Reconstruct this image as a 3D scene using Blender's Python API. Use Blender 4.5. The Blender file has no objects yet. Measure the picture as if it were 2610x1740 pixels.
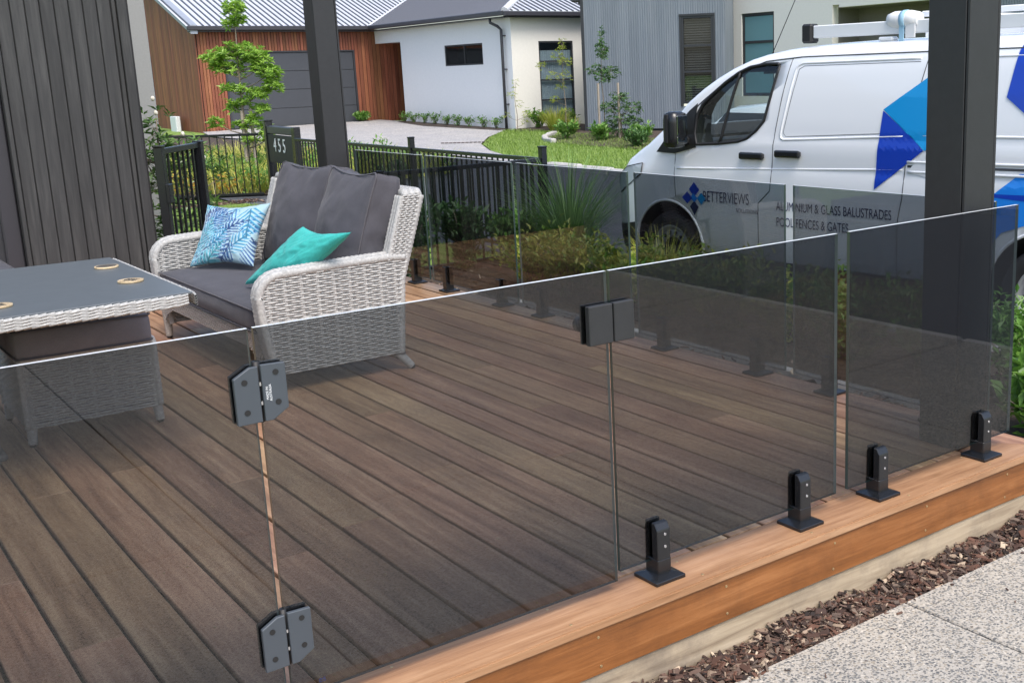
import bpy, bmesh, math, random
from math import sin, cos, pi, sqrt, radians
from mathutils import Vector, Matrix, noise
random.seed(7)
S = bpy.context.scene
COL = S.collection

# ------------------------------------------------------------ camera / light
cam = bpy.data.cameras.new("camera"); co = bpy.data.objects.new("camera", cam); COL.objects.link(co)
F = Vector((.601, .768, -.222)).normalized()
U0 = Vector((.161, .156, .975)); R = F.cross(U0).normalized(); U = R.cross(F).normalized()
CAM = Vector((-1.7507, -2.4270, 1.4002))
co.matrix_world = Matrix(((R.x, U.x, -F.x, CAM.x), (R.y, U.y, -F.y, CAM.y), (R.z, U.z, -F.z, CAM.z), (0, 0, 0, 1)))
cam.sensor_width = 36; cam.lens = 2896.85 / 2610 * 36
cam.shift_x = -352.06 / 2610; cam.shift_y = -28.85 / 2610
cam.clip_start = .05; cam.clip_end = 1000
S.camera = co
w = bpy.data.worlds.new("World"); S.world = w; w.use_nodes = True
nt = w.node_tree; nt.nodes.clear()
sky = nt.nodes.new('ShaderNodeTexSky'); sky.sky_type = 'NISHITA'; sky.sun_disc = False
SUN_EL, SUN_AZ = radians(56), radians(188)     # azimuth measured clockwise from +Y (seen from above)
sky.sun_elevation = SUN_EL; sky.sun_rotation = SUN_AZ
sky.air_density = 1.0; sky.dust_density = 3.0; sky.ozone_density = 1.0
bg = nt.nodes.new('ShaderNodeBackground'); bg.inputs[1].default_value = .15
wo = nt.nodes.new('ShaderNodeOutputWorld')
nt.links.new(sky.outputs[0], bg.inputs[0]); nt.links.new(bg.outputs[0], wo.inputs[0])
sl = bpy.data.lights.new("sun", 'SUN'); sl.energy = 1.5; sl.angle = radians(30); sl.color = (1, .96, .90)
so = bpy.data.objects.new("sun", sl); COL.objects.link(so)
sd = Vector((sin(SUN_AZ) * cos(SUN_EL), cos(SUN_AZ) * cos(SUN_EL), sin(SUN_EL)))
so.rotation_euler = sd.to_track_quat('Z', 'Y').to_euler(); so.location = sd * 30
S.view_settings.view_transform = 'Standard'; S.view_settings.look = 'None'
S.view_settings.exposure = .92; S.view_settings.gamma = 1; S.view_settings.use_curve_mapping = False
S.render.engine = 'CYCLES'
S.cycles.max_bounces = 14; S.cycles.transparent_max_bounces = 24

# ------------------------------------------------------------ materials
def newmat(name):
    m = bpy.data.materials.new(name); m.use_nodes = True
    return m, m.node_tree, m.node_tree.nodes['Principled BSDF']
def N(t, kind, **kw):
    n = t.nodes.new(kind)
    for k, v in kw.items():
        if k.startswith('i_'):
            key = k[2:]; n.inputs[int(key) if key.isdigit() else key].default_value = v
        else: setattr(n, k, v)
    return n
def L(t, a, b): t.links.new(a, b)
def ramp(t, src, stops):
    r = N(t, 'ShaderNodeValToRGB'); e = r.color_ramp.elements
    while len(e) < len(stops): e.new(.5)
    for el, (p, c) in zip(e, stops):
        el.position = p; el.color = (*c, 1) if len(c) == 3 else c
    L(t, src, r.inputs[0]); return r
def coords(t, scale=(1, 1, 1), rnd=True, kind='Object'):
    tc = N(t, 'ShaderNodeTexCoord'); mp = N(t, 'ShaderNodeMapping'); mp.inputs['Scale'].default_value = scale
    L(t, tc.outputs[kind], mp.inputs[0])
    if rnd:
        oi = N(t, 'ShaderNodeObjectInfo'); mu = N(t, 'ShaderNodeVectorMath', operation='SCALE'); mu.inputs[0].default_value = (37, 91, 53)
        L(t, oi.outputs['Random'], mu.inputs['Scale']); L(t, mu.outputs[0], mp.inputs['Location'])
    return mp.outputs[0]
def bump(t, b, src, strength=.3, dist=.01):
    n = N(t, 'ShaderNodeBump'); n.inputs['Strength'].default_value = strength; n.inputs['Distance'].default_value = dist
    L(t, src, n.inputs['Height']); L(t, n.outputs[0], b.inputs['Normal']); return n
def flat(name, c, rough=.6, metal=0, var=.0, nscale=8, bmp=0, spec=.5, coat=0):
    m, t, b = newmat(name)
    b.inputs['Roughness'].default_value = rough; b.inputs['Metallic'].default_value = metal
    b.inputs['Specular IOR Level'].default_value = spec; b.inputs['Coat Weight'].default_value = coat; b.inputs['Coat Roughness'].default_value = .05
    if var or bmp:
        v = coords(t); n = N(t, 'ShaderNodeTexNoise', i_Scale=nscale, i_Detail=6, i_Roughness=.65); L(t, v, n.inputs[0])
        r = ramp(t, n.outputs[0], [(.3, [x * (1 - var) for x in c]), (.7, [min(1, x * (1 + var)) for x in c])])
        L(t, r.outputs[0], b.inputs['Base Color'])
        if bmp: bump(t, b, n.outputs[0], bmp, .004)
    else: b.inputs['Base Color'].default_value = (*c, 1)
    return m
def wood(name, cols, axis='Y', sc=1.0, rough=.55, bmp=.25, rings=1.0, hue=.0, spec=.4, var=.24, stain=0):
    """cols: dark, mid, light. grain runs along axis"""
    m, t, b = newmat(name)
    k = {'X': (.06, 1, 1), 'Y': (1, .06, 1), 'Z': (1, 1, .06)}[axis]
    v = coords(t, tuple(a * sc for a in k))
    n1 = N(t, 'ShaderNodeTexNoise', i_Scale=38, i_Detail=9, i_Roughness=.65, i_Distortion=.6); L(t, v, n1.inputs[0])
    n2 = N(t, 'ShaderNodeTexNoise', i_Scale=7, i_Detail=4, i_Roughness=.5, i_Distortion=1.2 * rings); L(t, v, n2.inputs[0])
    n3 = N(t, 'ShaderNodeTexNoise', i_Scale=150, i_Detail=5, i_Roughness=.7); L(t, v, n3.inputs[0])
    mx = N(t, 'ShaderNodeMath', operation='MULTIPLY_ADD'); mx.inputs[1].default_value = .55; L(t, n1.outputs[0], mx.inputs[0])
    m2 = N(t, 'ShaderNodeMath', operation='MULTIPLY'); m2.inputs[1].default_value = .45; L(t, n2.outputs[0], m2.inputs[0]); L(t, m2.outputs[0], mx.inputs[2])
    r = ramp(t, mx.outputs[0], [(.34, cols[0]), (.5, cols[1]), (.66, cols[2])])
    oi = N(t, 'ShaderNodeObjectInfo')
    hs = N(t, 'ShaderNodeHueSaturation'); mr = N(t, 'ShaderNodeMapRange'); mr.inputs[3].default_value = 1 - var; mr.inputs[4].default_value = 1 + var * .9
    L(t, oi.outputs['Random'], mr.inputs[0]); L(t, mr.outputs[0], hs.inputs['Value'])
    mr2 = N(t, 'ShaderNodeMapRange'); mr2.inputs[3].default_value = .5 - hue; mr2.inputs[4].default_value = .5 + hue
    fr = N(t, 'ShaderNodeMath', operation='FRACT'); ml = N(t, 'ShaderNodeMath', operation='MULTIPLY'); ml.inputs[1].default_value = 7.3
    L(t, oi.outputs['Random'], ml.inputs[0]); L(t, ml.outputs[0], fr.inputs[0]); L(t, fr.outputs[0], mr2.inputs[0]); L(t, mr2.outputs[0], hs.inputs['Hue'])
    L(t, r.outputs[0], hs.inputs['Color']); out_ = hs.outputs[0]
    if stain:
        v2 = coords(t, (1, 1, 1)); n4 = N(t, 'ShaderNodeTexNoise', i_Scale=3.2, i_Detail=7, i_Roughness=.7); L(t, v2, n4.inputs[0])
        r4 = ramp(t, n4.outputs[0], [(.36, (1 - stain, 1 - stain, 1 - stain * .9)), (.52, (1, 1, 1))])
        mm = N(t, 'ShaderNodeMixRGB', blend_type='MULTIPLY'); mm.inputs[0].default_value = 1; L(t, out_, mm.inputs[1]); L(t, r4.outputs[0], mm.inputs[2]); out_ = mm.outputs[0]
    L(t, out_, b.inputs['Base Color'])
    b.inputs['Roughness'].default_value = rough; b.inputs['Specular IOR Level'].default_value = spec
    ad = N(t, 'ShaderNodeMath', operation='ADD'); L(t, n1.outputs[0], ad.inputs[0]); L(t, n3.outputs[0], ad.inputs[1])
    bump(t, b, ad.outputs[0], bmp, .003)
    return m
def glassmat(name, tint, rough=0.0, refl=1.0, base=.045):
    m, t, b = newmat(name); t.nodes.remove(b); out = t.nodes['Material Output']
    tr = N(t, 'ShaderNodeBsdfTransparent'); tr.inputs[0].default_value = (*tint, 1)
    gl = N(t, 'ShaderNodeBsdfGlossy'); gl.inputs['Roughness'].default_value = rough
    lw = N(t, 'ShaderNodeLayerWeight'); lw.inputs[0].default_value = .5
    p = N(t, 'ShaderNodeMath', operation='POWER'); p.inputs[1].default_value = 5; L(t, lw.outputs['Facing'], p.inputs[0])
    a = N(t, 'ShaderNodeMath', operation='MULTIPLY_ADD'); a.inputs[1].default_value = .92 * refl; a.inputs[2].default_value = base; L(t, p.outputs[0], a.inputs[0])
    mx = N(t, 'ShaderNodeMixShader'); L(t, a.outputs[0], mx.inputs[0]); L(t, tr.outputs[0], mx.inputs[1]); L(t, gl.outputs[0], mx.inputs[2])
    L(t, mx.outputs[0], out.inputs[0]); return m
def leafmat(name, c1, c2, trans=.25, rough=.45):
    m, t, b = newmat(name); out = t.nodes['Material Output']
    g = N(t, 'ShaderNodeNewGeometry')
    r = ramp(t, g.outputs['Random Per Island'], [(0, c1), (1, c2)])
    L(t, r.outputs[0], b.inputs['Base Color']); b.inputs['Roughness'].default_value = rough
    tl = N(t, 'ShaderNodeBsdfTranslucent'); L(t, r.outputs[0], tl.inputs[0])
    mx = N(t, 'ShaderNodeMixShader'); mx.inputs[0].default_value = trans
    L(t, b.outputs[0], mx.inputs[1]); L(t, tl.outputs[0], mx.inputs[2]); L(t, mx.outputs[0], out.inputs[0]); return m
def aggregate(name, base, peb1, peb2, scale=85, sand=(.45, .42, .36)):
    m, t, b = newmat(name); v = coords(t, rnd=False)
    nz = N(t, 'ShaderNodeTexNoise', i_Scale=scale * .6, i_Detail=3); L(t, v, nz.inputs[0])
    ad = N(t, 'ShaderNodeMixRGB', blend_type='ADD'); ad.inputs[0].default_value = .012; L(t, v, ad.inputs[1]); L(t, nz.outputs['Color'], ad.inputs[2])
    vo = N(t, 'ShaderNodeTexVoronoi', i_Scale=scale, feature='F1'); vo.inputs['Randomness'].default_value = .9; L(t, ad.outputs[0], vo.inputs[0])
    mask = ramp(t, vo.outputs['Distance'], [(.43, (1, 1, 1)), (.56, (0, 0, 0))])
    sep = N(t, 'ShaderNodeSeparateColor'); L(t, vo.outputs['Color'], sep.inputs[0])
    pc = ramp(t, sep.outputs[0], [(0, peb1), (.5, peb2), (.8, sand), (1, [min(1, q * 1.35) for q in base])])
    n2 = N(t, 'ShaderNodeTexNoise', i_Scale=scale * 5, i_Detail=3); L(t, v, n2.inputs[0])
    bc = ramp(t, n2.outputs[0], [(.3, [x * .72 for x in base]), (.7, [min(1, x * 1.2) for x in base])])
    mx = N(t, 'ShaderNodeMixRGB'); L(t, mask.outputs[0], mx.inputs[0]); L(t, bc.outputs[0], mx.inputs[1]); L(t, pc.outputs[0], mx.inputs[2])
    n3 = N(t, 'ShaderNodeTexNoise', i_Scale=1.7, i_Detail=4); L(t, v, n3.inputs[0])
    st = ramp(t, n3.outputs[0], [(.35, (.86, .86, .86)), (.65, (1.0, .98, .94))])
    mm = N(t, 'ShaderNodeMixRGB', blend_type='MULTIPLY'); mm.inputs[0].default_value = 1; L(t, mx.outputs[0], mm.inputs[1]); L(t, st.outputs[0], mm.inputs[2])
    L(t, mm.outputs[0], b.inputs['Base Color']); b.inputs['Roughness'].default_value = .75
    bump(t, b, mask.outputs[0], .35, .004)
    return m

M = {}
M['deck'] = wood('deck_hardwood', [(.17, .085, .042), (.36, .205, .112), (.56, .36, .215)], 'Y', bmp=.3, rough=.42, hue=.010, var=.20, stain=.15)
M['deckx'] = wood('frame_hardwood', [(.22, .105, .048), (.36, .195, .10), (.49, .295, .17)], 'X', bmp=.2, rough=.5, hue=.005, sc=1.2, stain=.12)
M['fascia'] = wood('fascia_hardwood', [(.13, .048, .014), (.235, .088, .025), (.33, .14, .048)], 'X', bmp=.2, rough=.42, sc=1.3, var=.03, stain=.22)
M['pine'] = wood('pale_pine', [(.22, .165, .11), (.39, .315, .22), (.52, .43, .31)], 'X', bmp=.25, rough=.75, rings=2.5, stain=.35)
M['darkboard'] = wood('charcoal_stained_board', [(.026, .027, .028), (.038, .039, .040), (.060, .061, .061)], 'Z', bmp=.3, rough=.55, rings=2.2, sc=1.3, spec=.4, var=.08)
M['cedarb'] = wood('cedar_cladding', [(.13, .042, .02), (.22, .078, .038), (.31, .12, .06)], 'Z', bmp=.15, rough=.6, sc=.5, hue=.01)
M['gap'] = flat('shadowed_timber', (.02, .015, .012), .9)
M['black'] = flat('black_powder_coat', (.009, .010, .012), .27, spec=.6)
M['blackm'] = flat('black_matte_plastic', (.012, .012, .013), .55)
M['hinge'] = flat('slate_grey_metal', (.075, .088, .105), .42, metal=.35)
M['steel'] = flat('bright_steel', (.7, .7, .72), .25, metal=1)
M['post'] = flat('charcoal_post_paint', (.022, .023, .025), .5, var=.1, nscale=30, bmp=.05)
M['glass'] = glassmat('grey_tinted_glass', (.490, .515, .535), base=.068)
M['gedge'] = flat('polished_glass_edge', (.66, .68, .68), .3, spec=.8)
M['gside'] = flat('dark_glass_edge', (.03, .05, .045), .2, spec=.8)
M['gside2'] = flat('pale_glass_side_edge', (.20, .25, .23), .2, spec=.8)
M['clear'] = glassmat('window_glass', (.74, .78, .80), base=.06)
M['vanglass'] = glassmat('green_tinted_glass', (.86, .95, .90), base=.06)
M['stucco'] = flat('pale_stucco', (.27, .275, .27), .85, var=.05, nscale=60, bmp=.35)
M['render'] = flat('white_render', (.72, .73, .75), .85, var=.03, nscale=20, bmp=.15)
M['cream'] = flat('cream_render', (.70, .685, .64), .85, var=.03, nscale=20, bmp=.15)
M['brownwall'] = flat('brown_grey_render', (.20, .185, .17), .85, var=.06, nscale=20, bmp=.15)
M['gutter'] = flat('charcoal_gutter', (.035, .035, .042), .4)
M['roof'] = flat('pale_metal_roof', (.55, .57, .62), .38, metal=.1, var=.04, nscale=3)
M['rib_shade'] = flat('seam_shade_roof_rib', (.07, .075, .09), .4)  # shading of the standing seams painted in as a dark rib colour
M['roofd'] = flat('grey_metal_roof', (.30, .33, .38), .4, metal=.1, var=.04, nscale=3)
M['garage'] = flat('charcoal_garage_door', (.050, .055, .065), .45, var=.05, nscale=5)
M['greyclad'] = wood('weathered_grey_cladding', [(.16, .19, .225), (.185, .215, .25), (.22, .25, .285)], 'Z', bmp=.15, rough=.7, sc=.4, var=.05)
M['frame'] = flat('charcoal_window_frame', (.03, .032, .037), .45)
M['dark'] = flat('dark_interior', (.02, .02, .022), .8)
M['curtain'] = flat('grey_curtain', (.62, .68, .70), .8, var=.1, nscale=5)
M['blind'] = flat('dark_blind', (.13, .12, .105), .6)
M['teal_glass'] = flat('teal_reflecting_pane', (.13, .27, .30), .15, spec=.8)
M['wick'] = flat('pale_grey_wicker', (.38, .38, .37), .55, var=.3, nscale=90, spec=.3)
M['wickd'] = flat('wicker_core', (.17, .165, .155), .8)
M['wickb'] = flat('brownish_wicker', (.34, .30, .26), .55, var=.3, nscale=90, spec=.3)
def fabric(name, c, s=900):
    m, t, b = newmat(name); v = coords(t)
    n = N(t, 'ShaderNodeTexNoise', i_Scale=s, i_Detail=2); L(t, v, n.inputs[0]); n2 = N(t, 'ShaderNodeTexNoise', i_Scale=9, i_Detail=5); L(t, v, n2.inputs[0])
    r = ramp(t, n.outputs[0], [(.3, [x * .8 for x in c]), (.7, [min(1, x * 1.25) for x in c])])
    r2 = ramp(t, n2.outputs[0], [(.3, (.88, .88, .88)), (.7, (1.08, 1.08, 1.08))])
    mm = N(t, 'ShaderNodeMixRGB', blend_type='MULTIPLY'); mm.inputs[0].default_value = 1; L(t, r.outputs[0], mm.inputs[1]); L(t, r2.outputs[0], mm.inputs[2]); L(t, mm.outputs[0], b.inputs['Base Color'])
    b.inputs['Roughness'].default_value = .85; b.inputs['Sheen Weight'].default_value = .12; b.inputs['Sheen Roughness'].default_value = .4; b.inputs['Specular IOR Level'].default_value = .2
    ad = N(t, 'ShaderNodeMath', operation='MULTIPLY_ADD'); ad.inputs[1].default_value = 6; L(t, n2.outputs[0], ad.inputs[0]); L(t, n.outputs[0], ad.inputs[2])
    bump(t, b, ad.outputs[0], .25, .004); return m
M['cush'] = fabric('charcoal_cushion_fabric', (.070, .069, .080))
M['cush2'] = fabric('paler_grey_cushion_fabric', (.15, .145, .16))
M['pipe'] = fabric('cushion_piping', (.085, .082, .092))
M['teal'] = fabric('turquoise_velvet', (.045, .40, .36), 400)
M['tabletop'] = flat('slate_table_top', (.10, .115, .125), .38, var=.08, nscale=14, bmp=.03)
M['coaster'] = wood('pale_coaster_wood', [(.30, .22, .12), (.46, .36, .22), (.55, .45, .3)], 'X', bmp=.1)
M['coasterd'] = flat('dark_coaster_print', (.09, .08, .065), .5)
M['asphalt'] = flat('asphalt', (.095, .10, .11), .85, var=.25, nscale=120, bmp=.3)
M['conc'] = flat('concrete_kerb', (.42, .41, .39), .85, var=.1, nscale=12, bmp=.2)
M['agg'] = aggregate('exposed_aggregate', (.45, .42, .37), (.10, .105, .107), (.20, .20, .19), 118, (.32, .28, .22))
M['aggfar'] = aggregate('driveway_aggregate', (.42, .41, .41), (.22, .225, .23), (.32, .31, .31), 30, (.46, .44, .42))
M['mulch'] = flat('dark_mulch', (.060, .042, .030), .95, var=.5, nscale=45, bmp=1)
m, t, b = newmat('bark_chip'); g = N(t, 'ShaderNodeNewGeometry')
r = ramp(t, g.outputs['Random Per Island'], [(0, (.018, .012, .010)), (.35, (.055, .030, .022)), (.55, (.12, .055, .034)), (.78, (.10, .075, .06)), (.92, (.24, .17, .12)), (1, (.50, .40, .29))])
L(t, r.outputs[0], b.inputs['Base Color']); b.inputs['Roughness'].default_value = .85; M['chip'] = m
m, t, b = newmat('lawn'); v = coords(t, rnd=False); n = N(t, 'ShaderNodeTexNoise', i_Scale=2.2, i_Detail=9, i_Roughness=.75); L(t, v, n.inputs[0])
r = ramp(t, n.outputs[0], [(.3, (.10, .17, .025)), (.5, (.17, .27, .045)), (.72, (.27, .36, .085))]); L(t, r.outputs[0], b.inputs['Base Color']); b.inputs['Roughness'].default_value = .95
bump(t, b, n.outputs[0], .8, .05); M['lawn'] = m
M['blade'] = leafmat('grass_blade', (.13, .22, .03), (.30, .42, .09), .35)
M['lime'] = leafmat('bright_green_leaf', (.16, .32, .025), (.42, .62, .12), .45, .35)
M['camel'] = leafmat('glossy_dark_leaf', (.045, .10, .025), (.14, .25, .06), .2, .28)
M['yel'] = leafmat('yellow_green_leaf', (.25, .34, .04), (.50, .54, .12), .4)
M['dkg'] = leafmat('deep_green_leaf', (.035, .10, .025), (.13, .25, .075), .3, .4)
M['mid'] = leafmat('mid_green_leaf', (.07, .19, .025), (.22, .40, .08), .35, .4)
M['hedgel'] = leafmat('mixed_hedge_leaf', (.12, .28, .03), (.50, .48, .09), .4, .4)
M['ygrass'] = leafmat('yellow_grass', (.30, .36, .04), (.58, .56, .14), .35)
M['ggrass'] = leafmat('tussock_blade', (.10, .24, .05), (.32, .52, .16), .4)
M['flower'] = leafmat('orange_flower', (.6, .22, .02), (.75, .5, .08), .3)
M['bud'] = flat('white_bud', (.7, .66, .55), .6)
M['bark'] = flat('grey_brown_bark', (.20, .165, .125), .9, var=.3, nscale=30, bmp=.5)
M['stake'] = flat('weathered_stake', (.34, .29, .24), .85, var=.15, nscale=30)
M['van'] = flat('white_van_paint', (.76, .78, .80), .22, spec=.5, coat=.6)
M['seam'] = flat('panel_gap', (.07, .075, .08), .7)
M['rubber'] = flat('tyre_rubber', (.018, .018, .019), .8, var=.2, nscale=60)
M['mirr'] = flat('mirror_glass', (.35, .38, .40), .08, metal=1)
M['rim'] = flat('silver_wheel_paint', (.42, .43, .44), .35, metal=.5)
M['royal'] = flat('royal_blue_vinyl', (.004, .045, .42), .3, coat=.3)
M['cyan'] = flat('cyan_vinyl', (.0, .26, .60), .3, coat=.3)
M['sky'] = flat('sky_blue_vinyl', (.01, .22, .74), .3, coat=.3)
M['navy'] = flat('navy_lettering', (.012, .025, .09), .4)
M['lamp'] = flat('headlight_lens', (.55, .6, .65), .1, spec=.8)
M['rag'] = flat('white_rag', (.70, .71, .72), .9, bmp=.2)
M['ragb'] = flat('pale_blue_rag', (.30, .50, .64), .9)
M['bluetape'] = flat('blue_plastic', (.05, .22, .55), .5, var=.4, nscale=40)
M['brass'] = flat('dull_brass_screw', (.42, .31, .17), .4, metal=.7)
M['white'] = flat('white_plastic', (.72, .74, .76), .5)

# ------------------------------------------------------------ mesh helpers
def fin(name, bm, mats, parent=None, smooth=False, **props):
    me = bpy.data.meshes.new(name); bm.to_mesh(me); bm.free()
    for mm in (mats if isinstance(mats, (list, tuple)) else [mats]): me.materials.append(mm)
    if smooth: me.polygons.foreach_set('use_smooth', [True] * len(me.polygons))
    return link(name, me, parent, **props)
def link(name, me, parent=None, loc=None, rot=None, **props):
    o = bpy.data.objects.new(name, me); COL.objects.link(o)
    if parent: o.parent = parent
    if loc is not None: o.location = loc
    if rot is not None: o.rotation_euler = rot
    for k, v in props.items():
        if v is not None: o[k] = v
    return o
def thing(name, label, cat, loc=(0, 0, 0), rz=0, group=None):
    return link(name, None, None, loc, (0, 0, rz), label=label, category=cat, group=group)
def struct(name, bm, mats, parent=None, **k): return fin(name, bm, mats, parent, kind='structure', **k)
def B(): return bmesh.new()
def box(bm, x0, x1, y0, y1, z0, z1, bev=0, mi=0, M4=None, seg=1):
    tmp = bmesh.new() if bev else bm
    vs = [tmp.verts.new((x, y, z)) for z in (z0, z1) for y in (y0, y1) for x in (x0, x1)]
    fs = [tmp.faces.new([vs[i] for i in f]) for f in ((0, 2, 3, 1), (4, 5, 7, 6), (0, 1, 5, 4), (2, 6, 7, 3), (0, 4, 6, 2), (1, 3, 7, 5))]
    for f in fs: f.material_index = mi
    if bev:
        bmesh.ops.bevel(tmp, geom=tmp.edges[:], offset=bev, segments=seg, affect='EDGES', profile=.5)
        for f in tmp.faces: f.material_index = mi
        if M4: bmesh.ops.transform(tmp, matrix=M4, verts=tmp.verts)
        me = bpy.data.meshes.new('t'); tmp.to_mesh(me); tmp.free(); bm.from_mesh(me); bpy.data.meshes.remove(me)
    elif M4: bmesh.ops.transform(bm, matrix=M4, verts=vs)
def tube(bm, pts, r, n=8, mi=0, cap=True, wrap=0, wamp=.1, squash=None):
    """r: float or list; wrap: bump count per metre"""
    pts = [Vector(p) for p in pts]; k = len(pts); rr = r if isinstance(r, (list, tuple)) else [r] * k
    up = Vector((0, 0, 1)); rings = []; prev = None; dist = 0
    for i, p in enumerate(pts):
        d = (pts[min(i + 1, k - 1)] - pts[max(i - 1, 0)]).normalized()
        if prev is None:
            a = d.cross(up if abs(d.z) < .9 else Vector((1, 0, 0))).normalized()
        else: a = (prev - d * prev.dot(d)).normalized()
        prev = a; b_ = d.cross(a)
        if i: dist += (p - pts[i - 1]).length
        q = rr[i] * (1 + (wamp * (1 if i % 2 else -1) if wrap else 0))
        rings.append([bm.verts.new(p + (a * cos(2 * pi * j / n) + b_ * sin(2 * pi * j / n)) * q) for j in range(n)])
    for i in range(k - 1):
        for j in range(n):
            f = bm.faces.new((rings[i][j], rings[i][(j + 1) % n], rings[i + 1][(j + 1) % n], rings[i + 1][j])); f.material_index = mi; f.smooth = True
    if cap:
        for ring in (rings[0][::-1], rings[-1]):
            f = bm.faces.new(ring); f.material_index = mi
def resample(pts, step):
    pts = [Vector(p) for p in pts]; out = [pts[0]]
    for a, b_ in zip(pts, pts[1:]):
        n = max(1, int(round((b_ - a).length / step)))
        out += [a.lerp(b_, (i + 1) / n) for i in range(n)]
    return out
def poly(bm, pts, mi=0):
    f = bm.faces.new([bm.verts.new(p) for p in pts]); f.material_index = mi; return f
def prism(bm, pts2, z0, z1, mi=0, ax='z'):
    def P3(p, z): return (p[0], p[1], z) if ax == 'z' else ((p[0], z, p[1]) if ax == 'y' else (z, p[0], p[1]))
    a = [bm.verts.new(P3(p, z0)) for p in pts2]; b_ = [bm.verts.new(P3(p, z1)) for p in pts2]; n = len(a)
    fs = [bm.faces.new(a[::-1]), bm.faces.new(b_)] + [bm.faces.new((a[i], a[(i + 1) % n], b_[(i + 1) % n], b_[i])) for i in range(n)]
    for f in fs: f.material_index = mi
    bmesh.ops.recalc_face_normals(bm, faces=fs)
def cyl(bm, c, r, h, axis=Vector((0, 0, 1)), n=16, mi=0, r2=None):
    c = Vector(c); tube(bm, [c, c + Vector(axis).normalized() * h], [r, r if r2 is None else r2], n, mi)
def grp(i, names): return names[i % len(names)]

# ------------------------------------------------------------ ground
F2 = Vector((F.x, F.y)).normalized()
def gz(x, y):
    u = (x - CAM.x) * F2.x + (y - CAM.y) * F2.y
    return -.42 + .0235 * min(max(0, u - 17), 35)
def drape(name, pts, dz, mat, n=1, **k):
    """polygon laid on the terrain; triangulated & subdivided"""
    bm = B(); f = bm.faces.new([bm.verts.new((p[0], p[1], 0)) for p in pts])
    bmesh.ops.triangulate(bm, faces=[f])
    for _ in range(n): bmesh.ops.subdivide_edges(bm, edges=[e for e in bm.edges if e.calc_length() > 1.5], cuts=1, use_grid_fill=True)
    bmesh.ops.triangulate(bm, faces=bm.faces[:])
    for vv in bm.verts: vv.co.z = gz(vv.co.x, vv.co.y) + dz
    bmesh.ops.recalc_face_normals(bm, faces=bm.faces)
    if bm.faces[:][0].normal.z < 0: bmesh.ops.reverse_faces(bm, faces=bm.faces)
    return struct(name, bm, mat, **k)
bm = B()
xs = [-300, -100, -40, -20] + [-10 + 2 * i for i in range(26)] + [60, 100, 300]; ys = [-300, -100, -40, -20] + [-10 + 2 * i for i in range(36)] + [80, 140, 300]
vv = [[bm.verts.new((x, y, gz(x, y) - .06)) for x in xs] for y in ys]
for j in range(len(ys) - 1):
    for i in range(len(xs) - 1): bm.faces.new((vv[j][i], vv[j][i + 1], vv[j + 1][i + 1], vv[j + 1][i]))
struct('ground', bm, M['lawn'])
# lawn inside the fence
drape('lawn', [(.6, 6.7), (4.35, 6.9), (4.3, 15.4), (-2, 15.4), (-2, 8)], -.02, M['lawn'], 3)
# road
def strip(x0, x1, y0, y1, st=2.0):
    n = int((y1 - y0) / st); a = [(x0, y0 + (y1 - y0) * i / n) for i in range(n + 1)]; return a
bm = B(); rows = []
yy = [-30 + 2 * i for i in range(31)]
for y in yy: rows.append([bm.verts.new((x, y, gz(x, y) - .035)) for x in (4.25, 7.3, 10.25)])
for a, b_ in zip(rows, rows[1:]):
    for i in range(2): bm.faces.new((a[i], a[i + 1], b_[i + 1], b_[i]))
struct('road', bm, M['asphalt'])
# exposed aggregate path in front of the deck, cast as slabs with joints
slabs = [(-3.2, -1.5), (-1.492, -.6), (-.592, .885), (.893, 2.4), (2.408, 3.88)]
path = struct('path', None if False else B(), M['agg'])
for i, (x0, x1) in enumerate(slabs):
    for j, (y0, y1) in enumerate(((-7.5, -4.01), (-4.0, -1.806), (-1.8, -.312))):
        if x0 > 2 and j == 2: y1 = -.62
        bm = B(); box(bm, x0, x1, y0, y1, -.42, -.25, bev=.004); fin('slab', bm, M['agg'], path)
bm = B()
for y0 in range(-8, 8):
    box(bm, 3.96, 4.11, y0 + .003, y0 + .997, -.50, -.27, bev=.02)
kerb = struct('kerb', B(), M['conc'])
for y0 in range(-9, 7):
    b2 = B(); box(b2, 4.02, 4.17, y0 + .004, y0 + .996, -.55, -.31, bev=.02); fin('kerb_stone', b2, M['conc'], kerb)
bm.free()
# soil beds
bm = B(); box(bm, -3.4, 3.9, -.46, 0.9, -.5, -.285); box(bm, 1.2, 4.02, -.62, 7.2, -.5, -.325); struct('garden_bed', bm, M['mulch'])
bm = B(); box(bm, 2.74, 2.80, -.3, 5.2, -.36, -.29, bev=.008); struct('bed_edging', bm, M['conc'])
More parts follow.
